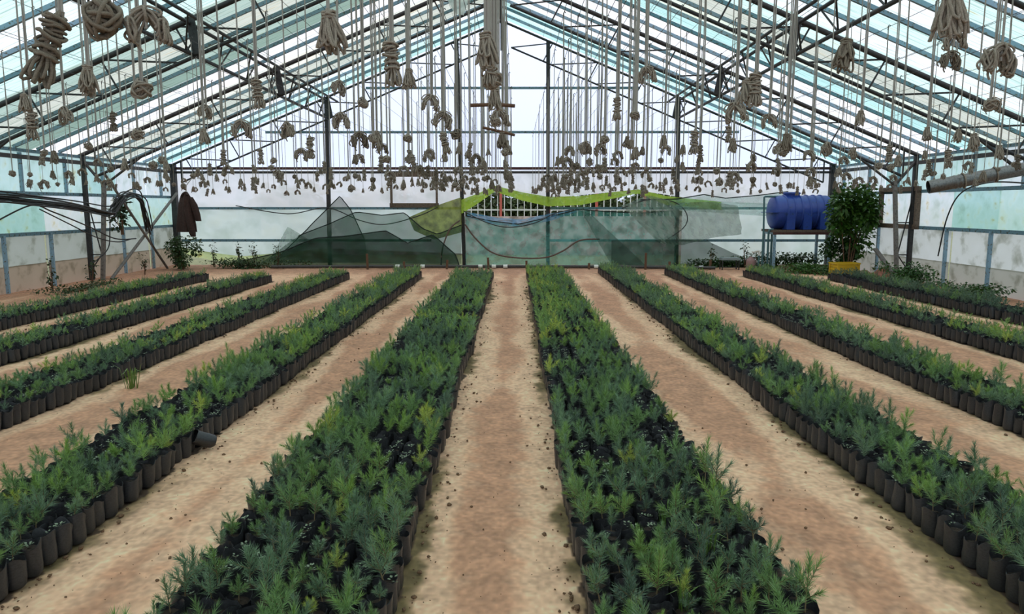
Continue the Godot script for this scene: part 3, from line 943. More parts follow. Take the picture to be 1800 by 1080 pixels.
	stone.lathe(PackedVector2Array([Vector2(0.001, 0.1), Vector2(0.07, 0.08), Vector2(0.1, 0.03), Vector2(0.08, -0.01)]), 12, func(a, j): return Vector2(1.0 + 0.15 * sin(a * 3.0 + j), 0))
	var so := single("stone", "pale round stone on the ground right of the yellow crate", "stone", stone.mesh(), plain(Color(0.68, 0.6, 0.55), 0.9))
	so.position = Vector3(7.6, 0, -16.35)
	single("plank", "grey plank leaning against the right wall by the vine", "plank", bar_mesh(Vector3(8.4, 0.62, -17.3), Vector3(8.45, 0.0, -16.3), 0.1, 0.04), M.grey_pole)
	single("timber", "long pale timber lying in the weeds under the tank stand", "timber", bar_mesh(Vector3(6.6, 0.1, -18.5), Vector3(8.1, 0.12, -18.4), 0.1, 0.1), M.pale_wood)
	single("stick", "thin pale stick lying on the ground before the standpipe", "stick", tube_mesh([Vector3(6.4, 0.02, -17.9), Vector3(6.95, 0.03, -18.0)], 0.018, 6), M.pale_wood)
	bush("climbing_vine", "large leafy green vine climbing beside the blue tank", "vine", Vector3(7.94, 0, -17.7), Vector3(0.66, 0.95, 0.5), 1.2, 4200, 0.11, Color(0.25, 0.4, 0.14))
	bush("climbing_vine", "dark leafy vine foot below the large vine, behind the crate", "vine", Vector3(8.0, 0, -18.0), Vector3(0.55, 0.5, 0.4), 0.45, 1500, 0.1, Color(0.2, 0.33, 0.13))

# ------------------------------------------------------------------ left corner
func left_corner() -> void:
	var t := thing("hose_bundle", "thick bundle of black hoses slung along the left wall", "hoses", Vector3.ZERO)
	var spine := [Vector3(-8.5, 1.72, -9.5), Vector3(-8.5, 1.70, -11.5), Vector3(-8.5, 1.64, -13.2), Vector3(-8.5, 1.57, -14.4), Vector3(-8.5, 1.42, -15.5), Vector3(-8.5, 1.47, -15.8), Vector3(-8.5, 1.75, -16.2), Vector3(-8.5, 1.84, -16.6), Vector3(-8.5, 1.72, -16.95), Vector3(-8.5, 1.45, -17.1), Vector3(-8.5, 1.0, -17.3)]
	for k in 14:
		var off := Vector3(rng.randfn(0, 0.035), rng.randfn(0, 0.045), rng.randfn(0, 0.05))
		var sway := rng.randf() * TAU
		var pts := []
		for j in spine.size():
			pts.append(spine[j] + off + Vector3(0.03 * sin(j * 1.3 + sway), 0.035 * cos(j * 1.7 + sway), 0))
		if k > 9: pts = pts.slice(0, 7 + k % 3)
		part(t, "hose", tube_mesh(smooth(pts, 5), 0.014, 6), M.black_hose)
	tubes_thing("hanging_hose", "single black hose arching low across the left wall", "hose", [Vector3(-8.8, 1.35, -12.6), Vector3(-8.7, 1.62, -13.4), Vector3(-8.7, 1.5, -14.0), Vector3(-8.75, 1.2, -15.2), Vector3(-8.8, 0.9, -16.3), Vector3(-8.8, 0.86, -17.2)], 0.014, M.black_hose, "loose hoses on the left wall")
	tubes_thing("hanging_hose", "black hose sagging below the arching one on the left wall", "hose", [Vector3(-8.75, 1.55, -13.7), Vector3(-8.75, 1.25, -14.6), Vector3(-8.8, 0.95, -15.6), Vector3(-8.8, 0.82, -16.4), Vector3(-8.8, 0.86, -17.0)], 0.012, M.black_hose, "loose hoses on the left wall")
	tubes_thing("hanging_hose", "black hose looping down between the two left column legs", "hose", [Vector3(-8.5, 1.4, -15.6), Vector3(-8.6, 1.1, -15.75), Vector3(-8.65, 0.7, -15.7), Vector3(-8.8, 0.4, -15.3)], 0.012, M.black_hose, "loose hoses on the left wall")
	tubes_thing("hanging_hose", "thin hose trailing down toward the corner bush", "hose", [Vector3(-8.5, 1.2, -17.2), Vector3(-8.55, 0.8, -17.4), Vector3(-8.6, 0.35, -17.9), Vector3(-8.65, 0.2, -18.2)], 0.01, M.black_hose, "loose hoses on the left wall")
	# coat hanging on the corner bracket
	var cloth := textured(Color(0.27, 0.185, 0.16), noise_tex(0.03, 81, [[0.0, Color(0.7, 0.7, 0.7)], [1.0, Color(1, 1, 1)]], 256), 2.0, 0.95)
	var c := thing("coat", "worn brown coat hanging by its collar in the left back corner", "coat", Vector3(-8.5, 0.84, -19.3))
	var loft := func(rows: Array, sides: int, sd: float) -> ArrayMesh:
		var s := Shape.new()
		s.grid(sides, rows.size() - 1, func(u, w):
			var r: Array = rows[roundi(w * (rows.size() - 1))]
			var a: float = u * TAU
			var pleat := 1.0 + 0.13 * sin(a * 5.0 + sd) + 0.06 * sin(a * 9.0 + sd * 2.0)
			return Vector3(r[0] + cos(a) * r[2] * pleat, r[1], r[4] + sin(a) * r[3] * pleat))
		return s.mesh()
	part(c, "body", loft.call([[-0.03, 0.1, 0.24, 0.1, 0.0], [-0.03, 0.3, 0.225, 0.1, 0.0], [-0.03, 0.55, 0.19, 0.1, 0.0], [-0.02, 0.8, 0.165, 0.1, 0.0], [-0.01, 0.98, 0.13, 0.09, 0.0], [0.0, 1.08, 0.07, 0.06, 0.0], [0.0, 1.14, 0.035, 0.035, 0.0]], 36, 0.3), cloth)
	part(c, "sleeve", loft.call([[0.3, 0.38, 0.065, 0.06, 0.03], [0.27, 0.55, 0.075, 0.065, 0.03], [0.2, 0.8, 0.08, 0.07, 0.02], [0.1, 1.0, 0.06, 0.05, 0.0]], 20, 1.3), cloth)
	part(c, "sleeve", loft.call([[0.17, -0.02, 0.055, 0.05, 0.1], [0.15, 0.08, 0.075, 0.06, 0.1], [0.1, 0.35, 0.08, 0.07, 0.09], [0.05, 0.7, 0.08, 0.06, 0.07], [0.03, 0.95, 0.06, 0.05, 0.03]], 20, 2.3), cloth)
	part(c, "collar", tube_mesh(smooth([Vector3(-0.1, 1.0, 0.08), Vector3(-0.05, 1.09, 0.06), Vector3(0.02, 1.12, 0.03), Vector3(0.07, 1.05, 0.08)], 4), 0.025, 6), cloth)
	part(c, "hanging_loop", tube_mesh([Vector3(0, 1.12, 0), Vector3(0.0, 1.3, -0.05), Vector3(0.05, 1.55, -0.4)], 0.012, 5), M.string)
	bush("corner_bush", "dark leafy bush growing in the left back corner below the coat", "bush", Vector3(-8.5, 0, -18.9), Vector3(0.46, 0.6, 0.5), 0.42, 1300, 0.075, Color(0.2, 0.3, 0.13))
	bush("wall_plant", "dark climbing plant on the left wall behind the crossed poles", "plant", Vector3(-9.1, 0.95, -17.2), Vector3(0.18, 0.55, 0.5), 0.4, 260, 0.11, Color(0.15, 0.24, 0.1))

# ------------------------------------------------------------------ right side
func right_side_things() -> void:
	var a := Vector3(6.5, 1.9, -11.8)
	var d := (Vector3(7.75, 2.16, -11.55) - a).normalized()
	var duct := thing("metal_duct", "grey zinc stovepipe hanging in rope loops at the right", "duct", a)
	var bs := Basis(Vector3.UP.cross(d).normalized(), d.cross(Vector3.UP.cross(d)).normalized(), d)
	duct.basis = bs
	var s := Shape.new()
	var prof := PackedVector2Array([Vector2(0.094, 0.5), Vector2(0.094, 0.0), Vector2(0.102, 0.0), Vector2(0.102, 0.36), Vector2(0.108, 0.37), Vector2(0.108, 0.39), Vector2(0.102, 0.4), Vector2(0.102, 0.43), Vector2(0.108, 0.44), Vector2(0.108, 0.46), Vector2(0.102, 0.47), Vector2(0.1, 1.9), Vector2(0.106, 1.92), Vector2(0.1, 1.94), Vector2(0.1, 2.14)])
	s.lathe(prof, 28, func(_a2, _j): return Vector2(1, 0))
	var tube := part(duct, "tube", s.mesh(), M.zinc)
	tube.rotation.x = PI / 2
	var inn := Shape.new()
	inn.lathe(PackedVector2Array([Vector2(0.093, 2.12), Vector2(0.093, 0.02)]), 24, func(_a2, _j): return Vector2(1, 0))
	var lining := part(duct, "lining", inn.mesh(), M.dark_steel)
	lining.rotation.x = PI / 2
	for t in [0.5, 0.95, 1.9]:
		var p := a + d * float(t)
		var lp := []
		for k in 13:
			var an := TAU * k / 12.0
			lp.append(p + bs.x * cos(an) * 0.115 + bs.y * sin(an) * 0.115)
		var o := thing("rope_sling", ["rope sling nearest the open end of the zinc duct", "rope sling round the middle of the zinc duct", "rope sling nearest the wall end of the zinc duct"][[0.5, 0.95, 1.9].find(t)], "rope", Vector3.ZERO, "slings of the duct")
		part(o, "loop", tube_mesh(lp, 0.012, 6), M.rope)
		part(o, "string", tube_mesh([p + bs.y * 0.11, Vector3(p.x, roof_y(p.x) - 0.02, p.z)], 0.008, 5), M.string)
	tubes_thing("hanging_hose", "black hose arching over the right wall rail and hanging down", "hose", [Vector3(8.45, 1.98, -12.4), Vector3(8.4, 2.02, -13.3), Vector3(8.4, 1.86, -14.1), Vector3(8.4, 1.4, -14.5), Vector3(8.42, 0.62, -14.75)], 0.013, M.black_hose, "hoses on the right wall")

# ------------------------------------------------------------------ strip along the back wall
func back_strip() -> void:
	var t := thing("ground_pipe", "long grey pipe lying on the ground along the back wall", "pipe", Vector3(0, 0.05, -19.2))
	part(t, "tube", tube_mesh(smooth([Vector3(-6.3, 0, 0.1), Vector3(-4, 0.0, 0.02), Vector3(-1, 0, 0), Vector3(2, 0, 0.06), Vector3(5.1, 0, 0.4)], 6), 0.04, 8), M.steel)
	for x in [-3.05, -2.4, -0.9, -0.55, -0.25, 2.1, 4.3, 4.75]:
		var z: float = 0.02 if x < 1.0 else lerpf(0.06, 0.36, (x - 2.0) / 3.0)
		part(t, "fitting", tube_mesh([Vector3(x - 0.05, 0.0, z), Vector3(x + 0.06, 0, z)], 0.052, 8), M.white_plastic)
	var sx := [-3.78, -2.85, -1.75, -0.67, 0.3, 1.9, 3.35, 3.95, 5.0]
	var sh := [0.4, 0.2, 0.24, 0.3, 0.22, 0.16, 0.42, 0.2, 0.24]
	var where := ["tallest of those left of the centre path", "short one by the heaped net", "behind the second bed left of the path", "at the head of the central path", "behind the bed right of the path", "small one before the teal net", "tallest of those right of the path", "short one right of the tallest", "nearest the metal stool"]
	for k in sx.size():
		single("wooden_stake", "wooden stake at the ground pipe, " + where[k], "stake", tube_mesh([Vector3(sx[k], -0.05, -18.95), Vector3(sx[k] + rng.randf_range(-0.02, 0.02), sh[k], -18.95)], 0.032, 6), M.bark, "stakes along the ground pipe")
	tubes_thing("brown_hose", "brown hose hanging in a deep curve between the middle posts", "hose", [Vector3(-1.35, 1.12, -20.15), Vector3(-1.05, 0.72, -20.15), Vector3(-0.6, 0.35, -20.15), Vector3(0.0, 0.22, -20.12), Vector3(0.8, 0.22, -20.1), Vector3(1.3, 0.4, -20.12), Vector3(1.75, 0.68, -20.15), Vector3(2.3, 0.72, -20.18)], 0.022, M.brown_hose)
	tubes_thing("brown_hose", "reddish hose leaning against the left side of centre post", "hose", [Vector3(-2.0, 0.0, -20.0), Vector3(-1.95, 0.5, -20.05), Vector3(-1.75, 1.0, -20.1), Vector3(-1.5, 1.22, -20.2)], 0.02, M.brown_hose)
	tubes_thing("black_cable", "black cable sagging from post to post left of centre", "cable", [Vector3(-7.6, 1.62, -20.3), Vector3(-6.2, 1.4, -20.3), Vector3(-5.1, 1.56, -20.25), Vector3(-4.2, 1.22, -20.2), Vector3(-3.5, 1.12, -20.2), Vector3(-2.6, 1.35, -20.2), Vector3(-2.1, 1.58, -20.25)], 0.013, M.black_hose)
	tubes_thing("black_cable", "black cable hanging in a curve above the teal net", "cable", [Vector3(-1.4, 1.48, -20.22), Vector3(-0.8, 1.18, -20.2), Vector3(-0.2, 1.04, -20.2), Vector3(0.5, 1.14, -20.2), Vector3(1.1, 1.42, -20.2), Vector3(1.6, 1.52, -20.22)], 0.013, M.black_hose)
	tubes_thing("black_cable", "black cable looping round the right post", "cable", [Vector3(2.9, 1.55, -20.2), Vector3(3.6, 1.78, -20.2), Vector3(4.3, 1.72, -20.2), Vector3(4.65, 1.4, -20.2), Vector3(4.6, 1.05, -20.2), Vector3(4.1, 0.68, -20.2)], 0.013, M.black_hose)
	var scrap := sheet_mesh([Vector3(-1.25, 5.15, -12.1), Vector3(-0.6, 5.3, -12.15)], [Vector3(-0.95, 4.6, -12.0), Vector3(-0.8, 4.55, -12.0)], 12, 10, 0.25, 1.2, 51)
	single("film_scrap", "torn grey film scrap hanging down from the roof left of ridge", "film", scrap, film(Color(0.72, 0.76, 0.74), 0.85, 0.5))

# ------------------------------------------------------------------ pine seedlings in black bags
const TONES := [
	[Color(0.14, 0.215, 0.14), "dark blue-green"],
	[Color(0.205, 0.315, 0.18), "blue-green"],
	[Color(0.225, 0.36, 0.135), "mid-green"],
	[Color(0.29, 0.44, 0.125), "bright green"],
	[Color(0.48, 0.55, 0.13), "pale yellow-green"],
]

func needle(s: Shape, p: Vector3, d: Vector3, l: float, w: float, col: Color) -> void:
	var side := d.cross(Vector3(rng.randfn(0, 1), rng.randfn(0, 1), rng.randfn(0, 1))).normalized() * w
	var tip := p + d * l + Vector3(0, -l * 0.06, 0)
	s.tri(p - side, p + side, tip, col)

func shoot(s: Shape, st: Shape, from: Vector3, dir: Vector3, length: float, count: int, nl: float, nw: float, young: float) -> void:
	var bend := Vector3(rng.randfn(0, 0.12), 0.25, rng.randfn(0, 0.12))
	var line := PackedVector3Array()
	for k in 5:
		var t := k / 4.0
		line.append(from + dir * length * t + bend * length * t * t * 0.5)
	if st: st.tube(line, 0.0022, 4, false, 0.0012)
	for k in count:
		var t := pow(rng.randf(), 0.75)
		t = lerpf(0.12, 1.0, t)
		var f := t * 4.0
		var j := mini(int(f), 3)
		var p := line[j].lerp(line[j + 1], f - j)
		var ax := (line[j + 1] - line[j]).normalized()
		var rad := ax.cross(Vector3(rng.randfn(0, 1), rng.randfn(0, 1), rng.randfn(0, 1))).normalized()
		var open := lerpf(1.1, 0.36, t) + rng.randfn(0, 0.13)
		var d := (ax * cos(open) + rad * sin(open)).normalized()
		var g := rng.randf_range(0.55, 1.65)
		var col := Color(g, g, g * rng.randf_range(0.8, 1.1))
		if t > 1.0 - young:
			col = Color(g * 1.7, g * 1.45, g * 0.75)
		needle(s, p, d, nl * rng.randf_range(0.75, 1.15) * lerpf(1.0, 0.85, t), nw, col)

func seedling_shape(fine: bool, size: float, young: float) -> Array:
	var s := Shape.new()
	var st := Shape.new()
	var lean := Vector3(rng.randfn(0, 0.12), 1, rng.randfn(0, 0.12)).normalized()
	var h := 0.14 * size
	var nl := 0.05 * sqrt(size)
	var nw := 0.00135 if fine else 0.0030
	var k := 1.0 if fine else 0.36
	st.tube(PackedVector3Array([Vector3(0, -0.02, 0), lean * h * 0.5]), 0.003, 4, false, 0.0024)
	shoot(s, st, lean * h * 0.08, lean, h * 0.95, int(165 * k), nl, nw, young)
	var n := 3 + rng.randi() % 3
	for b in n:
		var a := TAU * (b + rng.randf() * 0.6) / n
		var t := rng.randf_range(0.2, 0.6)
		var d := (Vector3(cos(a), rng.randf_range(0.55, 1.2), sin(a))).normalized()
		shoot(s, st, lean * h * t, d, h * rng.randf_range(0.35, 0.65), int(64 * k), nl * 0.9, nw, young)
	return [s.mesh(), st.mesh()]

func bag_shape(sides: int, full: bool) -> ArrayMesh:
	var s := Shape.new()
	var ph := rng.randf() * TAU
	var sq := rng.randf_range(0.03, 0.1)
	var prof := PackedVector2Array([Vector2(0.036, 0.0), Vector2(0.045, 0.012), Vector2(0.048, 0.05), Vector2(0.047, 0.1), Vector2(0.049, 0.14)])
	if full:
		prof.append_array(PackedVector2Array([Vector2(0.0475, 0.143), Vector2(0.0455, 0.12), Vector2(0.044, 0.1)]))
	s.lathe(prof, sides, func(a, j):
		var rim := 0.0
		if j >= 3 and j <= 6:
			rim = (0.012 * sin(a * 2.0 + ph) + 0.007 * sin(a * 3.0 - ph * 2.0)) * (0.4 if j == 3 or j == 6 else 1.0)
		var w := 1.0 + sq * cos(a * 4.0) * 0.5 + 0.035 * sin(a * 3.0 + j * 0.9 + ph) + (0.05 * sin(a * 7.0 + ph) if j == 4 else 0.0)
		return Vector2(w, rim))
	return s.mesh()

func seedlings() -> void:
	var shapes := []
	var coarse := []
	for k in 12:
		shapes.append(seedling_shape(true, [0.75, 0.95, 1.1, 1.25, 1.0, 0.85][k % 6], [0.0, 0.0, 0.3, 0.0, 0.45, 0.0, 0.2, 0.0, 0.0, 0.35, 0.0, 0.0][k]))
	for k in 6:
		coarse.append(seedling_shape(false, [0.8, 0.95, 1.1, 1.2, 1.0, 0.85][k], [0.0, 0.0, 0.3, 0.0, 0.35, 0.0][k]))
	var bags := [bag_shape(16, true), bag_shape(16, true), bag_shape(16, true), bag_shape(16, true)]
	var far_bags := [bag_shape(9, true), bag_shape(9, true)]
	var disc := Shape.new()
	disc.lathe(PackedVector2Array([Vector2(0.0008, 0.118), Vector2(0.02, 0.117), Vector2(0.035, 0.112), Vector2(0.0465, 0.11)]), 12, func(a, j): return Vector2(1, 0.004 * sin(a * 3.0 + j * 2.0)))
	var soil_mesh := disc.mesh()
	var greens := []
	for t in TONES:
		var c: Color = t[0]
		greens.append(leafy(c.linear_to_srgb(), 0.5))
	var free_green := leafy(Color.WHITE, 0.5)
	var gaps := FastNoiseLite.new()
	gaps.seed = 14
	gaps.frequency = 0.9
	var hue := FastNoiseLite.new()
	hue.seed = 29
	hue.frequency = 0.55
	var all := []
	for bi in BEDS.size():
		var b: Array = BEDS[bi]
		var n: int = b[3]
		var step: float = (b[1] - b[0]) / n
		var rows := int((-1.5 - b[2]) / 0.103)
		for r in rows:
			var z: float = -1.5 - r * 0.103
			for c in n:
				var x: float = b[0] + (c + 0.5) * step + rng.randfn(0, 0.007) + 0.012 * sin(z * 2.1 + bi)
				var p := Vector3(x, 0, z + rng.randfn(0, 0.008))
				var g := gaps.get_noise_2d(x * 2.0 + bi * 7.0, z)
				var empty := rng.randf() < 0.14 or g > 0.27
				if bi == 1 and z < -6.6 and z > -7.6 and x < 0.62: empty = rng.randf() < 0.85
				var hv := hue.get_noise_2d(x * 1.5 + bi * 3.0, z) * 1.5 + rng.randfn(0, 0.85) + 0.1
				hv += 0.75 if bi == 1 and z < -7.6 else 0.25 if bi in [2, 4, 6] else -0.25 if bi in [3, 5] else 0.0
				var tone := 0 if hv < -1.05 else 1 if hv < 0.05 else 2 if hv < 0.95 else 3 if hv < 1.75 else 4
				if bi == 9: tone = mini(tone, 2) if rng.randf() < 0.2 else 0
				var small := 1.0
				if bi in [4, 6, 8]: small = 0.85
				var nth: int = n - c if b[0] < 0 else c + 1
				all.append({"p": p, "bed": bi, "row": r, "nth": nth, "empty": empty, "tone": tone, "turn": rng.randf() * TAU, "size": (0.55 + 0.58 * rng.randf()) * small * (1.0 - maxf(g, 0.0) * 0.6), "tall": rng.randf_range(0.86, 1.08), "tilt": Vector3(rng.randfn(0, 0.08), 0, rng.randfn(0, 0.08))})
	# the three hundred that show largest in the view become things of their own
	var near := []
	for d in all:
		d.own = false
		if in_frame(d.p + Vector3(0, 0.16, 0), -6.0):
			d.dist = (d.p - EYE).length()
			near.append(d)
	near.sort_custom(func(p, q): return p.dist < q.dist)
	near = near.slice(0, 300)
	var first := {}
	for d in near:
		d.own = true
		first[d.bed] = mini(first.get(d.bed, 99999), d.row)
	var vi := 0
	for d in near:
		var bed: String = BEDS[d.bed][4]
		var which := "%s bag from path, %s row up, %s" % [ordinal(d.nth), ordinal(d.row - first[d.bed] + 1), bed]
		var tone: String = TONES[d.tone][1]
		var o: Node3D
		if d.empty:
			o = thing("grow_bag", "bare black bag, " + which, "grow bag", d.p, "black bags without a seedling", d.turn)
		else:
			o = thing("pine_seedling", "%s seedling, %s" % [tone, which], "seedling", d.p, "pine seedlings in black bags", d.turn)
		o.rotation.x = d.tilt.x * 0.6
		o.rotation.z = d.tilt.z * 0.6
		var bag := part(o, "bag", bags[vi % 4], M.bag)
		bag.scale.y = d.tall
		part(bag, "soil", soil_mesh, M.soil)
		if not d.empty:
			var sh: Array = shapes[vi % 12]
			var f := part(o, "foliage", sh[0], greens[d.tone], Vector3(0, 0.115, 0))
			var st := part(o, "stem", sh[1], M.stem, Vector3(0, 0.115, 0))
			f.scale = Vector3.ONE * d.size
			st.scale = Vector3.ONE * d.size
		vi += 5
	# the rest, too many to pick apart
	var rest := Node3D.new()
	rest.name = "seedling_beds"
	add_child(rest)
	tag(rest, "long beds of small green pine seedlings in black bags running to the back wall", "seedlings", "", "stuff")
	var bag_spots := [[], [], [], [], [], []]
	var soil_spots := []
	var leaf_spots := []
	var leaf_cols := []
	for k in 18:
		leaf_spots.append([])
		leaf_cols.append([])
	for d in all:
		if d.own: continue
		if not in_frame(d.p + Vector3(0, 0.2, 0), 500.0): continue
		var dist: float = (d.p - EYE).length()
		var bs := Basis.from_euler(Vector3(d.tilt.x * 0.6, d.turn, d.tilt.z * 0.6))
		var bb := bs * Basis.from_scale(Vector3(1, d.tall, 1))
		var far := dist > 8.5
		bag_spots[rng.randi() % 4 if not far else 4 + rng.randi() % 2].append(Transform3D(bb, d.p))
		soil_spots.append(Transform3D(bb, d.p))
		if d.empty: continue
		var v := rng.randi() % 12 if not far else 12 + rng.randi() % 6
		leaf_spots[v].append(Transform3D(bs.scaled(Vector3.ONE * d.size), d.p + Vector3(0, 0.115, 0)))
		var c: Color = TONES[d.tone][0]
		var w := rng.randf_range(0.85, 1.15)
		leaf_cols[v].append(Color(c.r * w, c.g * w, c.b * w))
	for k in 6:
		if bag_spots[k]:
			var o := many(bags[k] if k < 4 else far_bags[k - 4], M.bag, bag_spots[k])
			o.name = "bags"
			rest.add_child(o, true)
	var so := many(soil_mesh, M.soil, soil_spots)
	so.name = "soil"
	rest.add_child(so, true)
	for k in 18:
		if leaf_spots[k]:
			var o := many(shapes[k][0] if k < 12 else coarse[k - 12][0], free_green, leaf_spots[k], leaf_cols[k])
			o.name = "foliage"
			rest.add_child(o, true)
	# tiny round-leaved sprouts in the bags that stand open
	var leaf := Shape.new()
	for k in 5:
		var a := TAU * k / 5.0 + rng.randf()
		var c := Vector3(cos(a) * 0.012, 0.012 + rng.randf() * 0.02, sin(a) * 0.012)
		var u := Vector3(cos(a), 0.3, sin(a)) * 0.006
		var w := Vector3(-sin(a), 0.1, cos(a)) * 0.005
		leaf.quad(c - u, c + w, c + u, c - w)
	var sp := []
	var spc := []
	for d in all:
		if not (d.empty or rng.randf() < 0.2): continue
		if (d.p - EYE).length() > 11.0 or not in_frame(d.p, 40.0): continue
		for k in rng.randi_range(1, 4) if d.empty else 1:
			var a := rng.randf() * TAU
			var r := rng.randf() * 0.035
			sp.append(Transform3D(Basis.from_euler(Vector3(0, rng.randf() * TAU, 0)).scaled(Vector3.ONE * rng.randf_range(0.7, 1.4)), d.p + Vector3(cos(a) * r, 0.116, sin(a) * r)))
			var g := rng.randf_range(0.8, 1.2)
			spc.append(Color(0.21 * g, 0.26 * g, 0.16 * g))
	var sprouts := many(leaf.mesh(), leafy(Color.WHITE, 0.3), sp, spc)
	sprouts.name = "sprouts"
	tag(sprouts, "tiny round pale leaves sprouting between the black bags", "weeds", "", "stuff")
	add_child(sprouts)
	# a bag fallen over at the edge of the second bed on the left
	var o := thing("fallen_bag", "black bag tipped over onto the path beside the second left bed", "grow bag", Vector3(-2.0, 0.045, -4.75))
	o.rotation = Vector3(0.3, 0.5, 1.1)
	part(o, "bag", bags[1], M.bag)
	part(o, "soil", soil_mesh, M.soil)

# ------------------------------------------------------------------ ropes tied up in hanks
func hank(kind: int, sides: int) -> ArrayMesh:
	var s := Shape.new()
	var r := 0.0040
	var loop := func(c: Vector3, ax: Vector3, down: Vector3, a: float, b: float) -> void:
		var pts := PackedVector3Array()
		for k in 14:
			var t := TAU * k / 14.0
			pts.append(c + ax * cos(t) * a + down * sin(t) * b + Vector3(rng.randfn(0, 0.0012), rng.randfn(0, 0.0012), rng.randfn(0, 0.0012)))
		s.tube(pts, r * rng.randf_range(0.85, 1.1), sides, true)
	var down := Vector3.DOWN
	if kind == 0 or kind == 3:      # hanging loops bound at the neck
		for k in 20:
			var a := TAU * k / 20.0 + rng.randf() * 0.4
			var o := Vector3(cos(a), 0, sin(a))
			var dn := (down + o * rng.randf_range(0.15, 0.42)).normalized()
			var b := rng.randf_range(0.038, 0.062)
			loop.call(dn * b, o.cross(Vector3.UP).rotated(Vector3.UP, rng.randf() * 1.2), dn, rng.randf_range(0.008, 0.016), b)
		for k in 3:
			loop.call(Vector3(0, -0.008 - k * 0.008, 0), Vector3.RIGHT, Vector3.BACK, 0.017, 0.017)
	elif kind == 1:                 # arched over the string with a tuft on each side
		for k in 15:
			var off := Vector3(rng.randfn(0, 0.006), rng.randfn(0, 0.012), rng.randfn(0, 0.015))
			var wid := rng.randf_range(0.036, 0.055)
			var h1 := rng.randf_range(0.03, 0.07)
			var h2 := rng.randf_range(0.03, 0.07)
			s.tube(PackedVector3Array(smooth([Vector3(-wid * 0.75, -h1, 0) + off, Vector3(-wid, -h1 * 0.7, 0) + off, Vector3(-wid * 0.7, -0.012, 0) + off, Vector3(0, 0.012, 0) + off * 0.5, Vector3(wid * 0.7, -0.012, 0) + off, Vector3(wid, -h2 * 0.7, 0) + off, Vector3(wid * 0.75, -h2, 0) + off], 4)), r, sides)
		for k in 12:
			var sx := -1.0 if k % 2 else 1.0
			loop.call(Vector3(sx * 0.042, -0.04, rng.randfn(0, 0.01)), Vector3(rng.randfn(0, 0.5), 0, 1).normalized(), down + Vector3(rng.randfn(0, 0.3), 0, rng.randfn(0, 0.3)), 0.018, rng.randf_range(0.026, 0.042))
		for k in 2:
			loop.call(Vector3(0, 0.004, 0), Vector3(0, 1, 0.2), Vector3.BACK, 0.02, 0.02)
	elif kind == 2:                 # long wrapped hank
		for k in 15:
			loop.call(Vector3(rng.randfn(0, 0.005), -0.012 - k * 0.0063, rng.randfn(0, 0.004)), Vector3(1, rng.randfn(0, 0.25), 0).normalized(), Vector3(0, rng.randfn(0, 0.25), 1).normalized(), 0.02 + 0.006 * sin(k * 1.1), 0.02 + 0.006 * sin(k * 1.1))
		for k in 12:
			var a := TAU * k / 12.0
			var o := Vector3(cos(a), 0, sin(a))
			loop.call(Vector3(0, -0.12, 0) + o * 0.012, o, (down + o * 0.35).normalized(), 0.011, rng.randf_range(0.028, 0.045))
		for k in 4:
			loop.call(Vector3(0, -0.05, 0), Vector3(cos(k * 1.7), 0, sin(k * 1.7)), down, 0.014, 0.055)
	else:                           # knotted ball
		for k in 20:
			var ax := Vector3(rng.randfn(0, 1), rng.randfn(0, 1), rng.randfn(0, 1)).normalized()
			var bx := ax.cross(Vector3(rng.randfn(0, 1), rng.randfn(0, 1), rng.randfn(0, 1))).normalized()
			loop.call(Vector3(rng.randfn(0, 0.006), -0.035 + rng.randfn(0, 0.006), rng.randfn(0, 0.006)), ax, bx, rng.randf_range(0.022, 0.036), rng.randf_range(0.02, 0.034))
	return s.mesh()

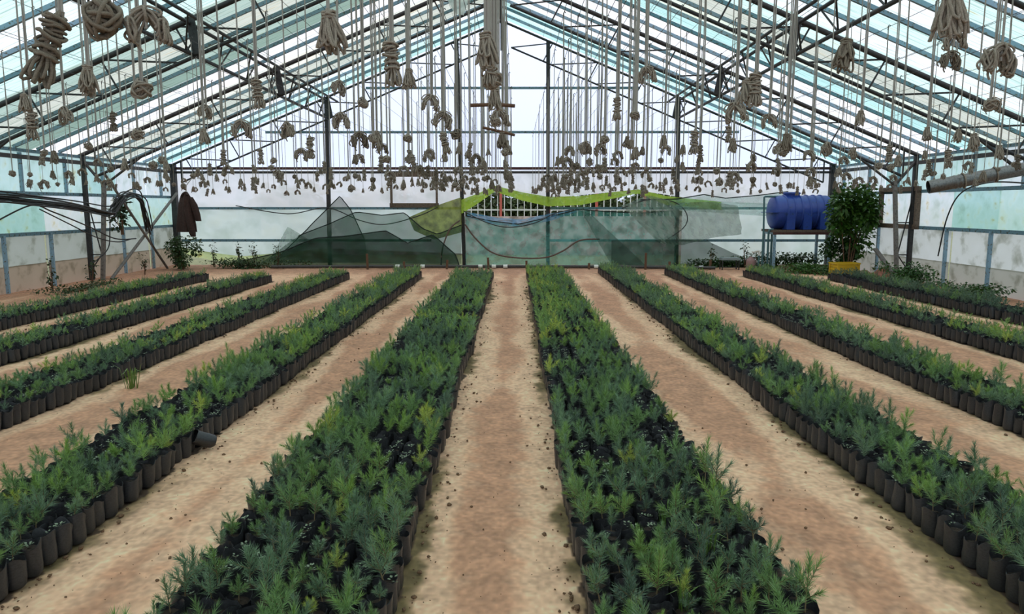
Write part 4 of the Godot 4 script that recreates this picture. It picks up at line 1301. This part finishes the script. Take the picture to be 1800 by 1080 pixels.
func ropes() -> void:
	var close := []
	var far := []
	for k in 10:
		close.append(hank(k % 5, 7))
	for k in 10:
		far.append(hank(k % 5, 4))
	var rows := [-8.1, -7.45, -6.8, -6.15, -5.5, -4.5, -4.0, -3.6, -3.0, -2.38, -2.1, -1.78, -1.4, -1.28, -1.02, -0.92, -0.68, -0.46, -0.37, -0.08, 0.47, 0.62, 0.76, 0.9, 1.0, 1.1, 1.3, 1.55, 1.85, 2.18, 2.5, 2.78, 3.4, 3.85, 4.8, 5.5, 6.2, 6.9, 7.6, 8.2]
	var wires := setting("trim_1", "thin wires strung under the roof along the house, carrying the ropes")
	for x in rows:
		part(wires, "wire", tube_mesh([Vector3(x, wire_y(x), ZB + 0.1), Vector3(x, wire_y(x) - 0.02, -10.0), Vector3(x, wire_y(x), ZF - 0.1)], 0.003, 4), M.wire)
	# hanks that show large: x, z, height, shape, size, words
	var big := [
		[-1.24, -2.1, 2.12, 2, 1.7, "thick dark twisted rope hank at upper left"], [-1.02, -1.88, 2.1, 4, 1.75, "dense dark rope coil right of the thick twisted hank"],
		[-1.4, -2.5, 2.06, 0, 1.05, "teardrop rope hank below the dense dark coil"], [-0.92, -1.92, 2.07, 1, 1.15, "pale rope hank with drooping lobes near upper left"],
		[-1.4, -2.85, 2.07, 4, 1.35, "bulky pale double rope hank under the drooping one"], [-2.1, -3.25, 2.08, 0, 0.95, "round rope hank at the left picture edge"],
		[-2.38, -4.0, 2.1, 1, 1.1, "two-lobed rope hank right of the left edge one"], [-2.1, -3.95, 2.09, 2, 0.85, "slim rope hank hanging before the left roof"],
		[-1.02, -3.0, 2.1, 2, 1.0, "tall rope hank between the two left roof trusses"], [-0.46, -1.9, 2.08, 0, 1.2, "rope hank at top edge left of the ridge"],
		[-0.37, -2.28, 2.09, 2, 1.15, "long wrapped rope hank left of the ridge"], [-0.37, -2.67, 2.08, 0, 0.85, "open rope tuft right of the long wrapped hank"],
		[-0.37, -3.35, 2.07, 1, 0.9, "arched rope hank left of the upper stick"], [-0.37, -3.95, 2.07, 1, 1.15, "wide arched rope hank below the tuft"],
		[-0.37, -4.7, 2.07, 4, 1.1, "knotted rope hank before the centre post"], [-0.37, -6.1, 2.06, 3, 1.0, "rope hank low before the centre post"], [-0.37, -8.2, 2.05, 4, 1.0, "rope hank far down the row beside the ridge row"],
		[-0.68, -2.95, 2.07, 1, 0.7, "small two-lobed rope hank before the gable's left slope"], [-0.68, -3.4, 2.08, 4, 0.85, "small rope knot before the gable rail"], [-0.92, -4.0, 2.07, 1, 1.1, "cluster-like rope hank left of the centre post"],
		[-0.92, -4.9, 2.06, 4, 1.0, "rope knot under the cluster-like hank"], [-1.02, -5.8, 2.06, 1, 1.0, "arched rope hank low left of the timber frame"],
		[-0.08, -2.08, 2.07, 0, 1.15, "plump blurred rope hank at the head of the ridge row"], [-0.08, -2.36, 2.08, 2, 0.95, "long rope hank just below the plump one"], [-0.08, -2.62, 2.06, 4, 1.2, "big rope knot in the ridge row"],
		[-0.08, -3.42, 2.0, 4, 0.8, "rope knot just below the upper stick"], [-0.08, -3.0, 2.07, 3, 1.1, "rope hank above the upper stick in the ridge row"], [-0.08, -3.8, 2.06, 1, 1.1, "rope hank between the two sticks in the ridge row"], [-0.08, -4.7, 2.06, 0, 1.2, "tufted rope hank at the lower stick"],
		[-0.08, -5.9, 2.05, 4, 1.2, "rope knot under the lower stick"], [-0.1, -7.3, 2.05, 3, 1.2, "rope hank far down the ridge row"], [-0.1, -10.0, 2.05, 2, 1.2, "last low rope hank of the ridge row"],
		[1.0, -1.78, 2.1, 0, 1.35, "big dark blurred rope hank at the top right edge"], [1.55, -2.45, 2.09, 1, 1.25, "dark limp rope hank draped at far upper right"], [2.18, -3.5, 2.09, 4, 1.1, "round rope bundle at the right below the limp hank"],
		[1.0, -2.32, 2.1, 3, 1.15, "bushy rope hank right of the right girder"], [0.9, -2.86, 2.1, 2, 1.1, "long dark rope hank before the right girder"], [0.9, -2.97, 2.09, 0, 1.15, "thick pale rope hank beside the long dark one"],
		[1.1, -3.8, 2.09, 1, 1.25, "arched braided rope hank under the thick pale one"], [0.47, -2.73, 2.08, 1, 0.75, "small two-lobed rope hank before the gable's right slope"], [0.47, -3.5, 2.1, 2, 0.9, "slim slanting rope hank right of the right middle post"],
		[0.62, -3.9, 2.09, 4, 0.95, "rope knot beside the slim slanting hank"], [0.76, -5.1, 2.07, 0, 0.95, "round looped rope hank right of the middle post"], [1.3, -2.28, 2.1, 1, 0.7, "small dark arched rope hank under the top right hank"],
		[2.5, -4.6, 2.08, 0, 1.0, "rope hank before the right eave"], [2.78, -4.75, 2.08, 3, 1.0, "rope hank above the duct's open end"], [1.85, -5.1, 2.08, 2, 1.0, "rope hank over the blue tank"],
	]
	var spots := []
	for b in big:
		spots.append({"x": b[0], "z": b[1], "y": b[2], "k": b[3], "size": b[4] * 0.74, "words": b[5]})
	var filler := []
	for ri in rows.size():
		var x: float = rows[ri]
		var z := -3.6 - rng.randf() * 0.9
		if absf(x) < 1.2: z = -4.6 - rng.randf() * 1.5
		var n := 0
		while z > -19.2:
			if in_frame(Vector3(x, 2.02, z), -4.0):
				n += 1
				filler.append({"x": x + rng.randfn(0, 0.015), "z": z, "y": 2.06 + rng.randfn(0, 0.05) + (rng.randf() * 0.25 if rng.randf() < 0.15 else 0.0), "k": [0, 1, 1, 2, 3, 4][rng.randi() % 6], "size": rng.randf_range(0.9, 1.4) * (0.72 if z > -7.5 else 0.85 if z > -11.0 else 1.0), "row": ri, "n": n})
			z -= rng.randf_range(0.7, 1.3) if absf(x) > 2.9 else rng.randf_range(0.9, 1.9)
	filler.sort_custom(func(p, q): return p.z > q.z)
	var beyond := filler.slice(300 - spots.size())
	filler = filler.slice(0, 300 - spots.size())
	var rest := Node3D.new()
	rest.name = "distant_ropes"
	add_child(rest)
	tag(rest, "crowd of small rope hanks on strings before the back wall", "ropes", "", "stuff")
	var by_kind := [[], [], [], [], []]
	var lines := []
	for f in beyond:
		by_kind[f.k].append(Transform3D(Basis.from_euler(Vector3(0, rng.randf() * TAU, rng.randfn(0, 0.15))).scaled(Vector3.ONE * f.size), Vector3(f.x, f.y, f.z)))
		var up: float = wire_y(f.x) - f.y
		lines.append(Transform3D(Basis.from_scale(Vector3(1, up, 1)), Vector3(f.x, f.y, f.z)))
	for k2 in 5:
		if by_kind[k2]:
			var o2 := many(far[k2], M.rope, by_kind[k2])
			o2.name = "hanks"
			rest.add_child(o2, true)
	if lines:
		var o3 := many(tube_mesh([Vector3(0, -0.02, 0), Vector3(0, 1, 0)], 0.004, 4), M.string, lines)
		o3.name = "strings"
		rest.add_child(o3, true)
	for f in filler:
		var left: bool = rows[f.row] < -0.2
		var nth := 0
		for q in rows:
			if left and q >= rows[f.row] and q < -0.2: nth += 1
			if not left and q <= rows[f.row] and q > -0.2: nth += 1
		f.words = "%s small rope hank from the front in the %s wire row %s of the ridge" % [ordinal(f.n), ordinal(nth), "left" if left else "right"]
		spots.append(f)
	var k := 0
	for d in spots:
		var near: bool = d.z > -7.0
		var o := thing("rope_hank", d.words, "rope", Vector3(d.x, d.y, d.z), "rope hanks hanging from the roof wires")
		var list: Array = close if near else far
		var h := part(o, "hank", list[(k % 2) * 5 + d.k], M.rope_dark if d.size > 1.0 and k < 40 or k % 7 == 0 else M.rope)
		h.scale = Vector3.ONE * d.size
		h.rotation.y = rng.randf() * TAU if d.k != 1 else rng.randfn(0, 0.5)
		h.rotation.z = rng.randfn(0, 0.12) + (0.45 if k == 0 else 0.0)
		var top: float = wire_y(d.x) - d.y - 0.01
		var st := Shape.new()
		var r := 0.0045 if d.z > -3.0 else 0.004
		st.tube(PackedVector3Array([Vector3(0, -0.03, 0), Vector3(0.002, top * 0.5, 0.003), Vector3(0, top, 0)]), r, 4)
		if k % 2 == 0:
			st.tube(PackedVector3Array([Vector3(0.006, -0.03, 0), Vector3(0.012, top * 0.5, 0.004), Vector3(0.003, top, 0)]), r, 4)
		part(o, "string", st.mesh(), M.string)
		part(o, "hook", tube_mesh([Vector3(0.0, top - 0.04, 0), Vector3(0, top, 0.0), Vector3(0.012, top + 0.012, 0), Vector3(0.022, top, 0)], 0.005, 5), M.wire)
		k += 1
	single("stick", "upper of two sticks lying across the ropes of the ridge row", "stick", tube_mesh([Vector3(-0.2, 2.05, -3.41), Vector3(-0.08, 2.055, -3.42), Vector3(0.0, 2.05, -3.43)], 0.0085, 7), M.bark)
	single("stick", "lower of two sticks lying across the ropes of the ridge row", "stick", tube_mesh([Vector3(-0.2, 2.085, -4.69), Vector3(-0.08, 2.06, -4.7), Vector3(0.0, 2.04, -4.71)], 0.0085, 7), M.bark)

# ------------------------------------------------------------------ weeds
func tuft(at: Vector3, n: int, h: float, spread: float, col: Color, label: String, called := "grass_tuft", group := "grass and weeds") -> void:
	var s := Shape.new()
	for k in n:
		var a := rng.randf() * TAU
		var p := Vector3(cos(a), 0, sin(a)) * rng.randf() * spread * 0.4
		var o := Vector3(cos(a), 0, sin(a)) * rng.randf() * spread
		var hh := h * rng.randf_range(0.5, 1.0)
		var w := Vector3(-sin(a), 0, cos(a)) * h * 0.022
		var m := p + o * 0.35 + Vector3(0, hh * 0.7, 0)
		var t := p + o + Vector3(0, hh * (0.9 if rng.randf() < 0.6 else 0.6), 0)
		var g := rng.randf_range(0.7, 1.2)
		var c := Color(g, g, g)
		s.quad(p - w, m - w * 0.8, m + w * 0.8, p + w, c)
		s.tri(m - w * 0.8, t, m + w * 0.8, c)
	var o2 := single(called, label, "grass", s.mesh(), leafy(col), group)
	o2.position = at

func weeds() -> void:
	tuft(Vector3(0.83, 0.11, -3.0), 26, 0.17, 0.1, Color(0.36, 0.47, 0.2), "light green grass tuft among the seedlings in the right bed")
	tuft(Vector3(0.72, 0.11, -3.35), 18, 0.16, 0.09, Color(0.34, 0.46, 0.2), "smaller grass tuft behind the light one in the right bed")
	tuft(Vector3(0.62, 0.11, -2.55), 14, 0.16, 0.08, Color(0.36, 0.47, 0.2), "thin grass tuft near the bottom edge of the right bed")
	tuft(Vector3(-3.4, 0.0, -6.4), 16, 0.3, 0.16, Color(0.4, 0.5, 0.22), "yellowish grass clump in the path between left beds")
	bush("weed_patch", "low green weeds spreading before the tank stand", "weeds", Vector3(6.7, 0, -18.1), Vector3(1.0, 0.13, 0.6), 0.1, 1500, 0.06, Color(0.27, 0.42, 0.16), "weeds at the back right")
	bush("weed_patch", "low green weeds between the standpipe and the yellow crate", "weeds", Vector3(7.3, 0, -17.6), Vector3(0.7, 0.1, 0.5), 0.06, 800, 0.055, Color(0.26, 0.4, 0.16), "weeds at the back right")
	bush("weed_patch", "dark weeds behind the tank stand's legs", "weeds", Vector3(7.2, 0, -19.8), Vector3(1.2, 0.26, 0.3), 0.14, 2200, 0.07, Color(0.22, 0.33, 0.15), "weeds at the back right")
	bush("weed_patch", "dark tall weeds at the wall foot behind the metal stool", "weeds", Vector3(5.5, 0, -19.8), Vector3(1.1, 0.28, 0.25), 0.15, 2200, 0.07, Color(0.21, 0.32, 0.15), "weeds at the back right")
	bush("weed_patch", "green weeds heaped along the right wall beyond the column", "weeds", Vector3(8.05, 0, -15.0), Vector3(0.45, 0.28, 1.0), 0.2, 1700, 0.06, Color(0.2, 0.36, 0.13), "weeds at the back right")
	bush("weed_patch", "green weeds along the right wall nearest the viewer", "weeds", Vector3(8.15, 0, -13.2), Vector3(0.4, 0.16, 1.2), 0.1, 1300, 0.06, Color(0.2, 0.34, 0.13), "weeds at the back right")
	bush("weed_patch", "dark green weeds along the foot of the white film at left", "weeds", Vector3(-6.6, 0, -19.3), Vector3(1.7, 0.18, 0.35), 0.12, 1700, 0.06, Color(0.2, 0.3, 0.13), "weeds at the back left")
	bush("weed_patch", "weeds along the left wall foot beside the fifth left bed", "weeds", Vector3(-8.4, 0, -14.2), Vector3(0.4, 0.1, 1.8), 0.05, 900, 0.05, Color(0.22, 0.3, 0.14), "weeds at the back left")
	for k in 6:
		var x: float = [-8.0, -7.3, -6.9, -6.3, 6.1, 5.2][k]
		bush("tall_weed", ["thin tall weed before the white film, nearest the coat", "thin tall weed before the film, second from the coat", "thin tall weed before the film, third from the coat", "thin tall weed before the film, nearest the nets", "thin dark weed standing left of the tall teal pipe", "thin dark weed standing before the dark net"][k], "weed", Vector3(x, 0, -19.6), Vector3(0.14, 0.42, 0.1), 0.36, 60, 0.07, Color(0.2, 0.27, 0.12), "tall thin weeds")
	for k in 3:
		bush("tall_weed", ["thin weed by the left wall, nearest the viewer", "thin weed by the left wall before the column", "thin weed by the left wall between the crossed poles"][k], "weed", Vector3(-8.75, 0, [-13.9, -15.2, -17.4][k]), Vector3(0.1, 0.4, 0.14), 0.34, 45, 0.07, Color(0.2, 0.25, 0.12), "tall thin weeds")
